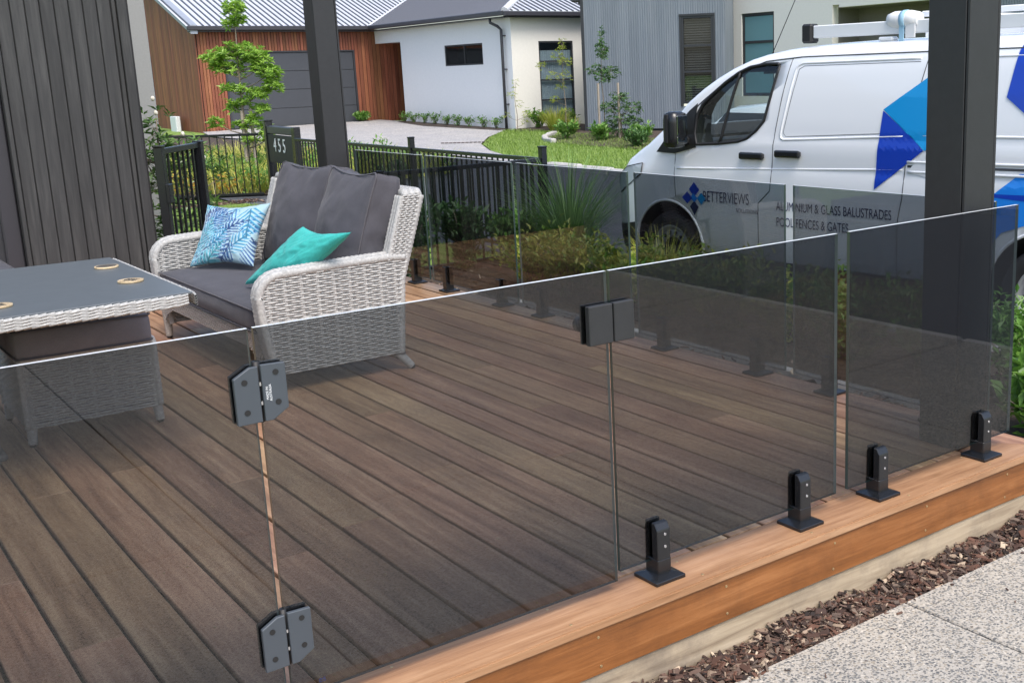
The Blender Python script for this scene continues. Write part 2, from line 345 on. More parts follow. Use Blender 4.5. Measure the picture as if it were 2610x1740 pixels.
# bark chips along the deck and in the beds
def chips(name, regions, n, smin, smax):
    vs, fs = [], []
    for _ in range(n):
        x0, x1, y0, y1, zf = regions[_ % len(regions)]
        x = random.uniform(x0, x1); y = random.uniform(y0, y1); z = (zf(x, y) if callable(zf) else zf) + random.random() ** 2 * (.03 if smax > .04 else .002)
        l = smin + (smax - smin) * random.random() ** 2.2; wd = l * random.uniform(.15, .55); h = wd * random.uniform(.10, .35)
        m4 = Matrix.Translation((x, y, z)) @ Matrix.Rotation(random.uniform(0, 6.28), 4, 'Z') @ Matrix.Rotation(random.gauss(0, .45), 4, 'X') @ Matrix.Rotation(random.gauss(0, .35), 4, 'Y')
        k = len(vs); t_ = random.uniform(.4, .9)
        for p in ((-l, -wd * .6, -h), (l * t_, -wd, -h), (l, wd * .7, -h), (-l * .8, wd, -h), (-l * .9, -wd * .5, h), (l * t_ * .9, -wd * .8, h), (l * .85, wd * .5, h * .7), (-l * .7, wd * .8, h)):
            vs.append(m4 @ (Vector(p) * .5))
        for f in ((4, 5, 6, 7), (0, 1, 5, 4), (1, 2, 6, 5), (2, 3, 7, 6), (3, 0, 4, 7)): fs.append([k + i for i in f])
    me = bpy.data.meshes.new(name); me.from_pydata([tuple(v) for v in vs], [], fs); me.materials.append(M['chip'])
    return link(name, me, None, label=None, kind='stuff')
o = chips('bark_mulch', [(-.7, 2.3, -.34, -.165, lambda x, y: -.288 + .03 * noise.noise(Vector((x * 5, y * 5, 0))) + .02 * (y + .33) / .15)], 28000, .009, .052)
o['label'] = 'strip of brown bark chips between the deck base board and the pebble path'; o['category'] = 'bark mulch'
o = chips('stray_chips', [(-.6, 2.2, -.60, -.33, -.246)], 60, .008, .03)
o['label'] = 'few stray bark chips scattered on the pebble path'; o['category'] = 'bark mulch'
o = chips('bed_mulch', [(1.95, 3.95, -.6, 6.9, -.32), (1.95, 3.2, -.6, 1.5, -.32)], 9000, .02, .08)
o['label'] = 'brown bark chips over the planting bed beside the right deck edge'; o['category'] = 'bark mulch'

# ------------------------------------------------------------ deck
deck = thing('deck', 'reddish hardwood deck with picture frame border and orange fascia board', 'deck', (0, 0, 0))
P = .145
JO = {3: [1.571], -1: [1.197], 4: [.796, 4.1], 9: [1.17], -8: [3.163], -7: [2.381], -6: [1.591], -11: [2.793], -10: [1.99], -12: [3.565], 0: [3.4], 1: [2.5, 5], 2: [.9, 3.9], 5: [2.0], 6: [3.2], 7: [1.9], 8: [.6, 3.5], 10: [2.4], -2: [2.0, 4.4], -3: [3.5], -4: [1.0, 3.0], -5: [4.2], -9: [.95, 4.4]}
def dboard(x0, x1, y0, y1, z1=0, parent=deck, mat='deck', th=.019, name='board'):
    bm = B(); hx, hy = (x1 - x0) / 2, (y1 - y0) / 2
    box(bm, -hx, hx, -hy, hy, -th, 0, bev=.0025)
    o = fin(name, bm, M[mat], parent); o.location = ((x0 + x1) / 2, (y0 + y1) / 2, z1); return o
for i in range(-13, 19):                    # column i spans x from -P*(i+1) to -P*i
    xa, xb = -P * (i + 1) + .006, -P * i - .006
    if xb > 1.745: continue
    ys_ = [.003] + sorted(JO.get(i, [random.uniform(1.5, 4.5)])) + [6.36]
    for a, b_ in zip(ys_, ys_[1:]): dboard(xa, xb, a + .0008, b_ - .0008, random.uniform(-.0008, .0004))
# picture frame: front board mitred into the right-hand board
bm = B(); prism(bm, [(-2.9, -.176), (1.884, -.176), (1.746, -.003), (-2.9, -.003)], -.026, .001)
bmesh.ops.bevel(bm, geom=[e for e in bm.edges if all(v.co.y < -.17 for v in e.verts) and e.calc_length() > 1], offset=.004, segments=2, affect='EDGES')
fin('frame_board', bm, M['deckx'], deck)
for y0, y1 in ((None, 2.79), (2.793, 6.1)):
    bm = B()
    if y0 is None: prism(bm, [(1.747, -.001), (1.8855, -.175), (1.8855, y1), (1.747, y1)], -.026, .001)
    else: prism(bm, [(1.747, y0), (1.8855, y0), (1.8855, y1), (1.747, y1)], -.026, .001)
    fin('frame_board', bm, M['deck'], deck)
bm = B(); box(bm, -2.9, 1.87, -.166, -.146, -.158, -.0265, bev=.002); fin('fascia_board', bm, M['fascia'], deck)
bm = B(); box(bm, 1.852, 1.872, -.145, 6.1, -.158, -.0265, bev=.002); fin('fascia_board', bm, M['deck'], deck)
bm = B(); box(bm, -2.9, 1.865, -.156, -.112, -.36, -.163, bev=.003); fin('base_board', bm, M['pine'], deck)
bm = B(); box(bm, 1.822, 1.862, -.11, 6.1, -.36, -.163, bev=.003); fin('base_board', bm, M['pine'], deck)
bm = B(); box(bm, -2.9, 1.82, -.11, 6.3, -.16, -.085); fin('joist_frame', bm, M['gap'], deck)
bm = B()
for i in range(-12, 19):
    for y in (.028, .48, .93, 1.38, 1.83, 2.28, 2.73, 3.18, 3.63):
        for dx in (.03, -.03): cyl(bm, (-P * (i + .5) + dx + random.uniform(-.006, .006), y + random.uniform(-.004, .004), -.0035), .0038, .005, n=7)
for x in [-.7 + .45 * k for k in range(6)]:
    for y in (-.03, -.145): cyl(bm, (x + random.uniform(-.01, .01), y, -.002), .0042, .0045, n=7)
    for z in (-.05, -.135): cyl(bm, (x + .07 + random.uniform(-.01, .01), -.1675, z), .0042, .0025, axis=(0, 1, 0), n=7)
fin('screw_heads', bm, M['brass'], deck, kind='stuff')

# ------------------------------------------------------------ glass balustrade
def pane(name, label, cat, axis, c, a, b_, z0=.055, z1=.898, group=None, first_dark=True):
    """axis 'x': pane along x at y=c ; 'y': pane along y at x=c"""
    bm = B(); t_ = .006
    if axis == 'x': box(bm, a, b_, c - t_, c + t_, z0, z1)
    else: box(bm, c - t_, c + t_, a, b_, z0, z1)
    for f in bm.faces:
        n = f.normal; n = f.normal if n.length else n
    bm.normal_update()
    for f in bm.faces:
        n = f.normal
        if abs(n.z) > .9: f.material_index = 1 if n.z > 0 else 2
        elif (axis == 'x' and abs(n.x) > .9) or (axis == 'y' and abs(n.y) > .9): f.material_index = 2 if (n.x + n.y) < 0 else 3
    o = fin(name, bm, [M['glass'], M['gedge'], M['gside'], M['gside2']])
    o.parent = group; o.location = -group.location
    return o
GY, GX = -.06, 1.81
FG = thing('glass_balustrade', 'front run of grey tinted glass panels clamped along the deck border nearest the camera', 'balustrade', (.6, GY, 0), 0, 'tinted glass balustrades')
RG = thing('glass_balustrade', 'rear run of grey tinted glass panels between the deck and the parked van', 'balustrade', (GX, 2.5, 0), 0, 'tinted glass balustrades')
GG = thing('glass_gate', 'frameless tinted glass gate with slate hinges and a square dark latch', 'gate', (-.5, GY, 0))
pane('glass_panel', 'tinted glass panel at far left, hinged gate hangs from its right edge', 'glass panel', 'x', GY, -2.6, -.978, group=FG)
gate_glass = pane('gate_pane', '', '', 'x', GY, -.966, -.043, z0=.03, group=GG)
pane('glass_panel', 'tinted glass panel right of the square latch, ending at the open gap', 'glass panel', 'x', GY, -.033, .838, group=FG)
pane('glass_panel', 'tinted glass panel in front of the right post at the deck corner', 'glass panel', 'x', GY, .893, 1.78, group=FG)
rl = ['tinted glass panel in the rear row right behind the dark post at the corner', 'rear tinted glass panel in front of the small balustrades lettering on the van',
      'rear tinted glass panel in front of the front wheel of the van', 'rear tinted glass panel in front of the tall tussock grass',
      'rear tinted glass panel nearest the left post, behind the sofa back']
for (a, b_), lb in zip([(.05, 1.078), (1.133, 2.215), (2.275, 3.36), (3.41, 4.50), (4.545, 5.60)], rl): pane('glass_panel', lb, 'glass panel', 'y', GX, a, b_, group=RG)

def spigot_parts(root):
    bm = B(); h = .0525
    vs0 = [bm.verts.new((x * h, y * h, 0)) for x, y in ((-1, -1), (1, -1), (1, 1), (-1, 1))]; vs1 = [bm.verts.new((x * h, y * h, .011)) for x, y in ((-1, -1), (1, -1), (1, 1), (-1, 1))]
    vs2 = [bm.verts.new((x * .027, y * .027, .019)) for x, y in ((-1, -1), (1, -1), (1, 1), (-1, 1))]
    bm.faces.new(vs0[::-1]); bm.faces.new(vs2)
    for a, b_ in ((vs0, vs1), (vs1, vs2)):
        for i in range(4): bm.faces.new((a[i], a[(i + 1) % 4], b_[(i + 1) % 4], b_[i]))
    bmesh.ops.bevel(bm, geom=bm.edges[:], offset=.0015, segments=1, affect='EDGES')
    fin('base_plate', bm, M['black'], root)
    bm = B(); box(bm, -.024, .024, -.0252, .034, .015, .062, bev=.003)     # lower solid body
    fin('post_base', bm, M['black'], root)
    bm = B(); prism(bm, [(-.0245, .058), (-.0245, .148), (-.012, .168), (.0035, .168), (.0035, .058)], -.023, .023, ax='x')
    bmesh.ops.bevel(bm, geom=bm.edges[:], offset=.0025, segments=1, affect='EDGES')
    fin('front_clamp', bm, M['black'], root)
    bm = B(); box(bm, -.023, .023, .0205, .0335, .058, .170, bev=.003); fin('rear_clamp', bm, M['black'], root)
    for z in (.135, .098):
        bm = B(); cyl(bm, (0.004, -.0252, z), .0042, .002, axis=(0, 1, 0), n=10); fin('grub_screw', bm, M['steel'], root)
def dup(root, loc, rz, parent):
    r_ = root.copy(); COL.objects.link(r_); r_.parent = parent; r_.location = Vector(loc) - parent.location; r_.rotation_euler = (0, 0, rz)
    for ch in list(root.children):
        c = ch.copy(); COL.objects.link(c); c.parent = r_; c.matrix_parent_inverse = Matrix()
        for g_ in ch.children:
            d_ = g_.copy(); COL.objects.link(d_); d_.parent = c
    return r_
sp0 = None
for i, x in enumerate((.100, .668, 1.036, 1.603)):
    if sp0 is None:
        sp0 = link('spigot', None, FG, Vector((x, -.072, .001)) - FG.location); spigot_parts(sp0)
    else: dup(sp0, (x, -.072, .001), 0, FG)
for y in (4.77, 4.31, 3.62, 3.164, 2.55, 2.02, 1.327, .871, .30): dup(sp0, (GX + .012, y, .001), pi / 2, RG)

def hinge(z, label, logo):
    h = link('hinge', None, GG, Vector((-.967, GY, z)) - GG.location)
    for side in (1, -1):
        yo = -.009 if side == 1 else .009
        for sx in (-1, 1):
            bm = B()
            pts = [(.003, -.063), (.003, .063), (.036, .062), (.056, .047) if sx < 0 else (.056, .058), (.056, -.053) if sx < 0 else (.056, -.040), (.036, -.062)]
            if sx < 0: pts = [(-.003, .060), (-.003, -.062), (-.056, -.062), (-.056, .040), (-.02, .060)]
            else: pts = [(.003, .062), (.056, .060), (.056, -.040), (.02, -.062), (.003, -.062)]
            prism(bm, pts, yo, yo - .011 * side, ax='y')
            bmesh.ops.bevel(bm, geom=bm.edges[:], offset=.0012, segments=1, affect='EDGES')
            p = fin('hinge_plate', bm, M['hinge'] if side == 1 else M['black'], h)
            if side == 1:
                for zz in (-.036, .03):
                    b2 = B(); cx = sx * .034
                    z_ = zz + (.0 if sx < 0 else .012)
                    cyl(b2, (cx, yo - .0112, z_), .0065, .0012, axis=(0, -1, 0), n=14); fin('screw_head', b2, M['blackm'], h)
    bm = B(); tube(bm, [(0, 0, -.066), (0, 0, .068)], .0085, 10); fin('pivot', bm, M['blackm'], h)
    bm = B()
    for zz in (-.02, .022): box(bm, -.0035, 0, -.0222, -.0202, zz - .004, zz + .004)
    fin('pivot_pin', bm, M['steel'], h)
    if logo:
        cu = bpy.data.curves.new('hinge_mark', 'FONT'); cu.body = 'MADE IN\nAUSTRALIA'; cu.size = .0072; cu.align_x = 'CENTER'; cu.extrude = .0003
        tx = bpy.data.objects.new('t', cu); me = bpy.data.meshes.new_from_object(tx); me.materials.append(M['white']); bpy.data.objects.remove(tx)
        link('printed_mark', me, h, (.014, -.0205, -.001), (pi / 2, -pi / 2, 0))
hinge(.757, 'upper slate grey gate hinge with small white print, below the bright glass rim', True)
hinge(.186, 'lower slate grey gate hinge near the bottom of the photo', False)
lt = link('latch', None, GG, Vector((-.038, GY, .763)) - GG.location)
for sx0, sx1 in ((-.078, -.0022), (.0022, .068)):
    for y0, y1 in ((-.026, -.007), (.007, .020)):
        bm = B(); box(bm, sx0, sx1, y0, y1, -.052, .052, bev=.002); fin('latch_cover', bm, M['blackm'] if y0 > 0 else M['hinge' if False else 'post'], lt)
bm = B(); cyl(bm, (-.06, .02, -.005), .020, .03, axis=(0, 1, 0), n=20); fin('knob', bm, M['black'], lt)
cu = bpy.data.curves.new('mark', 'FONT'); cu.body = 'es'; cu.size = .022
tx = bpy.data.objects.new('t', cu); me = bpy.data.meshes.new_from_object(tx); me.materials.append(M['navy']); bpy.data.objects.remove(tx)
link('etched_mark', me, gate_glass, (-.905, GY - .0065, .05), (pi / 2, 0, 0))

# ------------------------------------------------------------ posts
def post(x0, y0, s, label, z1=3.0):
    p = thing('square_post', label, 'post', (x0 + s / 2, y0 + s / 2, 0), 0, 'charcoal posts')
    h = s / 2; bm = B(); box(bm, -h + .012, h - .012, -h + .012, h - .012, 0, z1); fin('core', bm, M['blackm'], p)
    for k in range(4):
        bm = B(); box(bm, -h + .001, h - .0165, -h, -h + .0125, 0.001, z1 - .001, bev=.002, M4=Matrix.Rotation(k * pi / 2, 4, 'Z')); fin('face_board', bm, M['post'], p)
post(1.585, .022, .176, 'thick charcoal post at the right, in front of the white van')
post(1.585, 5.60, .176, 'thick charcoal post behind the sofa, in front of the garage')

# ------------------------------------------------------------ soft furnishing helpers
def softbox(hx, hy, hz, r, puff=(0, 0, .01), n=12, wr=.0, seed=0, taper=None):
    """rounded, bulging box centred at origin"""
    bm = B(); bmesh.ops.create_cube(bm, size=2)
    bmesh.ops.subdivide_edges(bm, edges=bm.edges[:], cuts=n, use_grid_fill=True)
    for v in bm.verts:
        a = v.co.copy(); c = Vector((a.x * (hx - r), a.y * (hy - r), a.z * (hz - r)))
        q = Vector([max(-1, min(1, a[i])) for i in range(3)])
        m_ = [1 if abs(q[i]) > .999 else 0 for i in range(3)]
        dirv = Vector([math.copysign(abs(q[i]) ** 8, q[i]) for i in range(3)]); dirv.normalize()
        p = c + dirv * r
        p.x += math.copysign(puff[0], a.x) * (abs(a.x) ** 3) * (1 - a.y ** 2) * (1 - a.z ** 2)
        p.y += math.copysign(puff[1], a.y) * (abs(a.y) ** 3) * (1 - a.x ** 2) * (1 - a.z ** 2)
        p.z += math.copysign(puff[2], a.z) * (abs(a.z) ** 3) * (1 - a.x ** 2) * (1 - a.y ** 2)
        if wr:
            k = noise.noise(Vector((p.x * 9 + seed, p.y * 9, p.z * 9))) + .5 * noise.noise(Vector((p.x * 24 + seed, p.y * 24, p.z * 18)))
            p += dirv * wr * k
        if taper: p = taper(p, a)
        v.co = p
    return bm
def piping(bm, hx, hy, z, r=.004, inset=.004, rc=.03, taper=None, n=6, mi=0):
    pts = []
    for cx, cy, a0 in ((1, 1, 0), (-1, 1, 90), (-1, -1, 180), (1, -1, 270)):
        for k in range(6):
            a = radians(a0 + k * 18); pts.append(Vector((cx * (hx - inset - rc) + rc * cos(a), cy * (hy - inset - rc) + rc * sin(a), z)))
    pts.append(pts[0]); pts = resample(pts, .05)
    if taper: pts = [taper(p, Vector((p.x / hx, p.y / hy, 1 if z > 0 else -1))) for p in pts]
    tube(bm, pts, r, n, mi, cap=False)
def weave(bm, O, Uv, Vv, Nn, rows, span, pitch=.0112, period=.078, amp=.0028, th=.0051, mi=0, stakes=True, curve=None):
    rows = int(round(rows * .0115 / pitch))
    """rows of flattened cane; span(t) -> list of (u0,u1), t = distance along V"""
    O, Uv, Vv, Nn = Vector(O), Vector(Uv).normalized(), Vector(Vv).normalized(), Vector(Nn).normalized()
    def PT(u, t, n): 
        p = O + Uv * u + Vv * t + Nn * n
        return curve(p, u, t, n) if curve else p
    for i in range(rows):
        t = (i + .5) * pitch
        for (u0, u1) in span(t):
            n = max(4, int((u1 - u0) / (period / 8))); ring = []
            ph = pi if i % 2 else 0
            for k in range(n + 1):
                u = u0 + (u1 - u0) * k / n
                s_ = sin(2 * pi * u / period + ph); d = amp * s_; jt = .0006 * sin(u * 37 + i * 2.3)
                hh = th * (1.0 if s_ > -.2 else .75)
                ring.append([bm.verts.new(PT(u, t - hh + jt, d - .001)), bm.verts.new(PT(u, t - hh * .4 + jt, d + .003)), bm.verts.new(PT(u, t + hh * .45 + jt, d + .003)), bm.verts.new(PT(u, t + hh + jt, d - .001))])
            for a, b_ in zip(ring, ring[1:]):
                for j in range(3):
                    f = bm.faces.new((a[j], b_[j], b_[j + 1], a[j + 1])); f.material_index = mi; f.smooth = True
    if stakes:
        tm = rows * pitch
        us = [u for iv in [span(tm * .5)] for u in iv]
        if us:
            lo = min(a for a, b_ in us); hi = max(b_ for a, b_ in us); u = lo + period / 4
            while u < hi:
                for du in (-.0035, .0035):
                    seg = []
                    kk = rows
                    for k in range(kk + 1):
                        t = k * pitch
                        if t > tm: break
                        if any(a - .002 <= u <= b_ + .002 for a, b_ in span(min(t, tm - .001))): seg.append(t)
                    if len(seg) > 2:
                        a_, b2 = seg[0], seg[-1]; st = max(2, int((b2 - a_) / .08)); pr = None
                        for k in range(st + 1):
                            t = a_ + (b2 - a_) * k / st
                            q = (bm.verts.new(PT(u + du - .0028, t, .0008)), bm.verts.new(PT(u + du, t, .0026)), bm.verts.new(PT(u + du + .0028, t, .0008)))
                            if pr:
                                for j in range(2):
                                    f = bm.faces.new((pr[j], pr[j + 1], q[j + 1], q[j])); f.material_index = mi; f.smooth = True
                            pr = q
                u += period
def leg(parent, p0, p1, r0=.026, r1=.019, mat='wick'):
    bm = B(); p0, p1 = Vector(p0), Vector(p1); n = int((p1 - p0).length / .0055)
    pts = [p0.lerp(p1, i / n) for i in range(n + 1)]
    tube(bm, pts, [r0 + (r1 - r0) * i / n for i in range(n + 1)], 10, 0, wrap=1, wamp=.05)
    d = (p1 - p0).normalized(); cyl(bm, p1, r1 * .95, .012, axis=d, n=10, mi=1, r2=r1 * .6)
    return fin('leg', bm, [M[mat], M['blackm']], parent)

# ------------------------------------------------------------ sofa
YN, YF, AT = 2.60, 4.30, .075         # near / far outer faces, arm thickness
sofa = thing('wicker_sofa', 'pale grey wicker two seater garden sofa with rounded arms on the deck', 'sofa', (.3, 3.45, 0))
ox, oy = .3, 3.45
def arm_top(x): return .572 + .012 * (x + .06)
def arm_outline(inset=0):
    # points in (x,z): up the front, over the rounded corner, along the top to the back
    pts = [(.018, .085), (-.006, .2), (-.027, .34), (-.034, .46)]
    for k in range(7):
        a = radians(180 - k * 15); pts.append((.071 + .105 * cos(a), .452 + .100 * sin(a)))
    pts += [(.2, .557), (.4, .563), (.60, .566), (.69, .558)]
    return pts
AO = arm_outline()
def xfront(z):
    for (xa, za), (xb, zb) in zip(AO, AO[1:]):
        if za <= z <= zb and zb > za: return xa + (xb - xa) * (z - za) / (zb - za)
    return .05
def xback(z): return .625 + .02 * (z - .085) / .26 if z < .345 else .645 + .065 * (z - .345) / .24
for yo, nn, yi in ((YN, -1, YN + AT), (YF, 1, YF - AT)):
    root = link('arm_panel', None, sofa) if False else None
    bm = B()
    for yy_, s_ in ((yo, nn), (yi, -nn)):
        weave(bm, (-ox, yy_ - oy, .088), (1, 0, 0), (0, 0, 1), (0, s_, 0), 42, lambda t: [(xfront(t + .088) + .012, xback(t + .088))])
    # core
    core = [(xfront(z) + .014, z) for z in [.088 + .462 * k / 16 for k in range(17)]]; core2 = [(xback(z) - .003, z) for z in [.550 - .462 * k / 10 for k in range(11)]]
    prism(bm, [(x - ox, z) for x, z in core + core2], min(yo, yi) - oy + .004, max(yo, yi) - oy - .004, 1, ax='y')
    fin('arm_panel', bm, [M['wick'], M['wickd']], sofa, kind=None)
    bm = B(); ym = (yo + yi) / 2 - oy
    for dy in (-.026, 0, .026):
        tube(bm, resample([(x - ox, ym + dy, z + (.006 if dy == 0 else -.001)) for x, z in AO], .011), .021, 8, 0, wrap=1, wamp=.07)
    fin('arm_border', bm, M['wick'], sofa)
# back: leaning panel, side cheeks
def backx(z): return .632 + .165 * max(0, (z - .30)) / .56
bm = B(); dz = Vector((backx(.86) - backx(.30), 0, .56)); Ln = dz.length
weave(bm, (backx(.30) - ox, YN - oy, .30), (0, 1, 0), dz, (1, 0, -.28), 48, lambda t: [(0.01, YF - YN - .01)])
weave(bm, (backx(.30) - ox - .075, YN - oy + .01, .36), (0, 1, 0), dz, (-1, 0, .28), 43, lambda t: [(0.03, YF - YN - .03)])
prism(bm, [(backx(.30) - ox - .07, .30), (backx(.86) - ox - .09, .86), (backx(.86) - ox - .005, .86), (backx(.30) - ox - .005, .30)], YN - oy + .012, YF - oy - .012, 1, ax='y')
fin('backrest', bm, [M['wick'], M['wickd']], sofa)
for yo, s_ in ((YN, -1), (YF, 1)):
    bm = B()
    weave(bm, (backx(.58) - ox - .105, yo - oy, .575), (1, 0, 0), (.28, 0, 1), (0, s_, 0), 25, lambda t: [(0.0 + .05 * t, .103)], period=.03)
    pts = [(backx(.57) - ox - .10, .57), (backx(.86) - ox - .10, .85), (backx(.86) - ox - .005, .862), (backx(.57) - ox - .004, .57)]
    prism(bm, pts, yo - oy - .003 * s_, yo - oy - .06 * s_, 1, ax='y')
    for dy_ in (.012, .036, .058):
        tube(bm, resample([(backx(.57) - ox - .102, yo - oy - dy_ * s_, .56), (backx(.86) - ox - .095, yo - oy - dy_ * s_, .85)], .011), .016, 7, 0, wrap=1, wamp=.08)
    fin('back_cheek', bm, [M['wick'], M['wickd']], sofa)
bm = B()
for dx in (-.028, .004, .034):
    tube(bm, resample([(backx(.86) - ox - .045 + dx, YN - oy + .015, .84), (backx(.86) - ox - .04 + dx, YN - oy + .03, .862), (backx(.86) - ox - .04 + dx, YF - oy - .03, .862), (backx(.86) - ox - .045 + dx, YF - oy - .015, .84)], .012), .022, 8, 0, wrap=1, wamp=.07)
fin('top_rail', bm, M['wick'], sofa)
for yq in (YN - oy + .02, YF - oy - .02):
    bm = B(); tube(bm, resample([(backx(.86) - ox + .002, yq, .85), (.665 - ox, yq, .45), (.635 - ox, yq, .085)], .011), .024, 8, 0, wrap=1, wamp=.07)
    fin('back_corner', bm, M['wick'], sofa)
# seat base: front and rear aprons with arched lower edge
W_ = YF - YN - 2 * AT
def apron(x, nx, mat, ztop):
    bm = B()
    def sp(t):
        z = .10 + t; arch = .16 - .0
        lim = .10 + .07 * (1 - abs(2 * 0)) 
        if z < .185:
            e = .03 + .16 * sqrt(max(0, 1 - ((.185 - z) / .085 - 1) ** 2)) if z < .185 else 0
            k = (z - .10) / .085; e = .02 + .14 * k * k
            return [(0, e), (W_ - e, W_)]
        return [(0, W_)]
    weave(bm, (x - ox, YN + AT - oy, .10), (0, 1, 0), (0, 0, 1), (nx, 0, 0), int((ztop - .10) / .0115), sp, stakes=False, period=.03)
    prism(bm, [(YN + AT - oy, .187), (YF - AT - oy, .187), (YF - AT - oy, ztop), (YN + AT - oy, ztop)], x - ox - nx * .004, x - ox - nx * .02, 1, ax='x')
    fin('seat_apron', bm, [M[mat], M['wickd']], sofa)
apron(-.022, -1, 'wickb', .275); apron(.62, 1, 'wick', .30)
bm = B(); box(bm, -.02 - ox, .62 - ox, YN + AT - oy, YF - AT - oy, .235, .268); fin('seat_frame', bm, M['wickd'], sofa)
leg(sofa, (.605 - ox, YN + .035 - oy, .11), (.685 - ox, YN + .01 - oy, .012)); leg(sofa, (.605 - ox, YF - .035 - oy, .11), (.66 - ox, YF - .02 - oy, .012))
leg(sofa, (.0 - ox, YN + .04 - oy, .12), (.0 - ox, YN + .035 - oy, .012)); leg(sofa, (-.005 - ox, YF - .05 - oy, .20), (-.005 - ox, YF - .05 - oy, .012), mat='wickb')
# cushions
def cushion(name, label, cat, hx, hy, hz, loc, rot, puff, r=.03, wr=.004, seed=0, taper=None, mat='cush', pipe=True, rc=.03, grp_=None, n=14):
    bm = softbox(hx, hy, hz, r, puff, n, wr, seed, taper)
    o = fin(name, bm, M[mat], smooth=True); o.location = loc; o.rotation_euler = rot; o['label'] = label; o['category'] = cat
    if grp_: o['group'] = grp_
    if pipe:
        for s_ in (-1, 1):
            b2 = B(); piping(b2, hx, hy, s_ * (hz - r * .45), .0042, .001, rc, taper); fin('piping', b2, M['pipe'], o)
    return o
cushion('seat_cushion', 'long charcoal seat cushion lying across the wicker sofa', 'cushion', .335, (YF - YN - 2 * AT) / 2 + .005, .064, (.300, (YN + YF) / 2, .334), (0, 0, 0), (.012, .0, .010), r=.028)
def tb(p, a):     # back cushion: slumped top corners, belly
    q = p.copy(); k = max(0, min(1, a.x))
    q.x += .016 * (abs(a.y) ** 2.5) * k - .018 * k * (1 - min(1, a.y ** 2))
    q.z *= 1 - .22 * k ** 2
    q.z -= .012 * (1 - a.x ** 2) * (1 - a.y ** 2) * (1 if a.z < 0 else 0)
    return q
BC = 'charcoal back cushions'
# local x = up the backrest, local y = sofa width, local z = thickness (front is -z after rotation)
for yc, lb, sd_, tilt in ((2.995, 'charcoal back cushion nearest the camera, its piped side facing us', 3, -.07), (3.67, 'charcoal back cushion further from the camera, behind the palm print pillow', 9, .05)):
    o = cushion('back_cushion', lb, 'cushion', .290, .322, .088, (.628 - (.022 if yc < 3.2 else -.012), yc, .662), (0, radians(-73), tilt), (.004, .010, .062), r=.034, wr=.013, seed=sd_, taper=tb, rc=.045, grp_=BC, n=22)

# ------------------------------------------------------------ pillows
def pillow(name, label, w2, h2, T, M4, mat, n=44, colfn=None, fold=0):
    vs, fs, cols = [], [], []
    for side in (1, -1):
        for j in range(n + 1):
            for i in range(n + 1):
                a = 2 * i / n - 1; b_ = 2 * j / n - 1
                th = T * (max(0, (1 - a * a) * (1 - b_ * b_))) ** .42
                x = a * w2 * (1 - .10 * (1 - b_ * b_)) ; y = b_ * h2 * (1 - .10 * (1 - a * a))
                x *= .93 + .07 * (abs(a * b_)) ** 1.5; y *= .93 + .07 * (abs(a * b_)) ** 1.5
                z = side * th + .010 * noise.noise(Vector((a * 2.2, b_ * 2.2, side + 3))) * (1 - a ** 4) * (1 - b_ ** 4) + .004 * noise.noise(Vector((a * 7, b_ * 7, side)))
                z += fold * (a * a * .5 + a * b_ * .4)
                vs.append((x, y, z)); cols.append(colfn(a, b_) if colfn else (1, 1, 1))
    def id_(s, i, j): return s * (n + 1) ** 2 + j * (n + 1) + i
    for s in (0, 1):
        for j in range(n):
            for i in range(n):
                q = (id_(s, i, j), id_(s, i + 1, j), id_(s, i + 1, j + 1), id_(s, i, j + 1)); fs.append(q if s == 0 else q[::-1])
    me = bpy.data.meshes.new(name); me.from_pydata(vs, [], fs); me.materials.append(mat)
    if colfn:
        ca = me.color_attributes.new('print', 'FLOAT_COLOR', 'POINT')
        ca.data.foreach_set('color', [c for col in cols for c in (*col, 1)])
    bm = bmesh.new(); bm.from_mesh(me); bmesh.ops.remove_doubles(bm, verts=bm.verts, dist=.0004); bm.to_mesh(me); bm.free()
    me.polygons.foreach_set('use_smooth', [True] * len(me.polygons))
    me.transform(M4.to_3x3().to_4x4()); o = link(name, me, None, label=label, category='pillow'); o.location = M4.translation; return o
def basis(c, xdir, ydir):
    x = Vector(xdir).normalized(); z = x.cross(Vector(ydir)).normalized(); y = z.cross(x)
    return Matrix(((x.x, y.x, z.x, c[0]), (x.y, y.y, z.y, c[1]), (x.z, y.z, z.z, c[2]), (0, 0, 0, 1)))
fr_ = []
rn = random.Random(11)
PAL = [(.010, .055, .17), (.012, .10, .25), (.03, .19, .32), (.05, .27, .34), (.10, .28, .36), (.008, .035, .12)]
for _ in range(26):
    fr_.append((rn.uniform(-1.1, 1.1), rn.uniform(-1.1, 1.1), rn.gauss(.9, .35) + (pi if rn.random() < .35 else 0), rn.uniform(.9, 1.5), rn.uniform(.28, .42), PAL[rn.randrange(6)], rn.uniform(.13, .17), rn.uniform(-.5, .5)))
def palm(a, b_):
    c = (.29, .43, .49)
    for (x, y, an, ln, wd, col, pt, cv) in fr_:
        dx, dy = a - x, b_ - y; s = dx * cos(an) + dy * sin(an); d = -dx * sin(an) + dy * cos(an)
        d -= cv * s * s
        if abs(s) > ln * .5: continue
        q = (s + ln * .5) / ln; wmax = wd * min(1, 2.4 * (1 - q)) * (.5 + .5 * min(1, q * 3))
        if abs(d) < .018: c = tuple(k * .7 for k in col); continue
        if abs(d) > wmax: continue
        ph = ((s - abs(d) * 1.15) / pt) % 1
        wdt = .62 * (1 - .5 * abs(d) / wmax)
        if ph < wdt: c = col if (ph > .18) else tuple(min(1, k * 1.6 + .06) for k in col)
        elif ph > .9: c = (.42, .55, .60)
    return c
m, t, b = newmat('palm_print_cotton'); at = N(t, 'ShaderNodeAttribute', attribute_name='print'); L(t, at.outputs['Color'], b.inputs['Base Color']); b.inputs['Roughness'].default_value = .8
b.inputs['Sheen Weight'].default_value = .2; M['palm'] = m

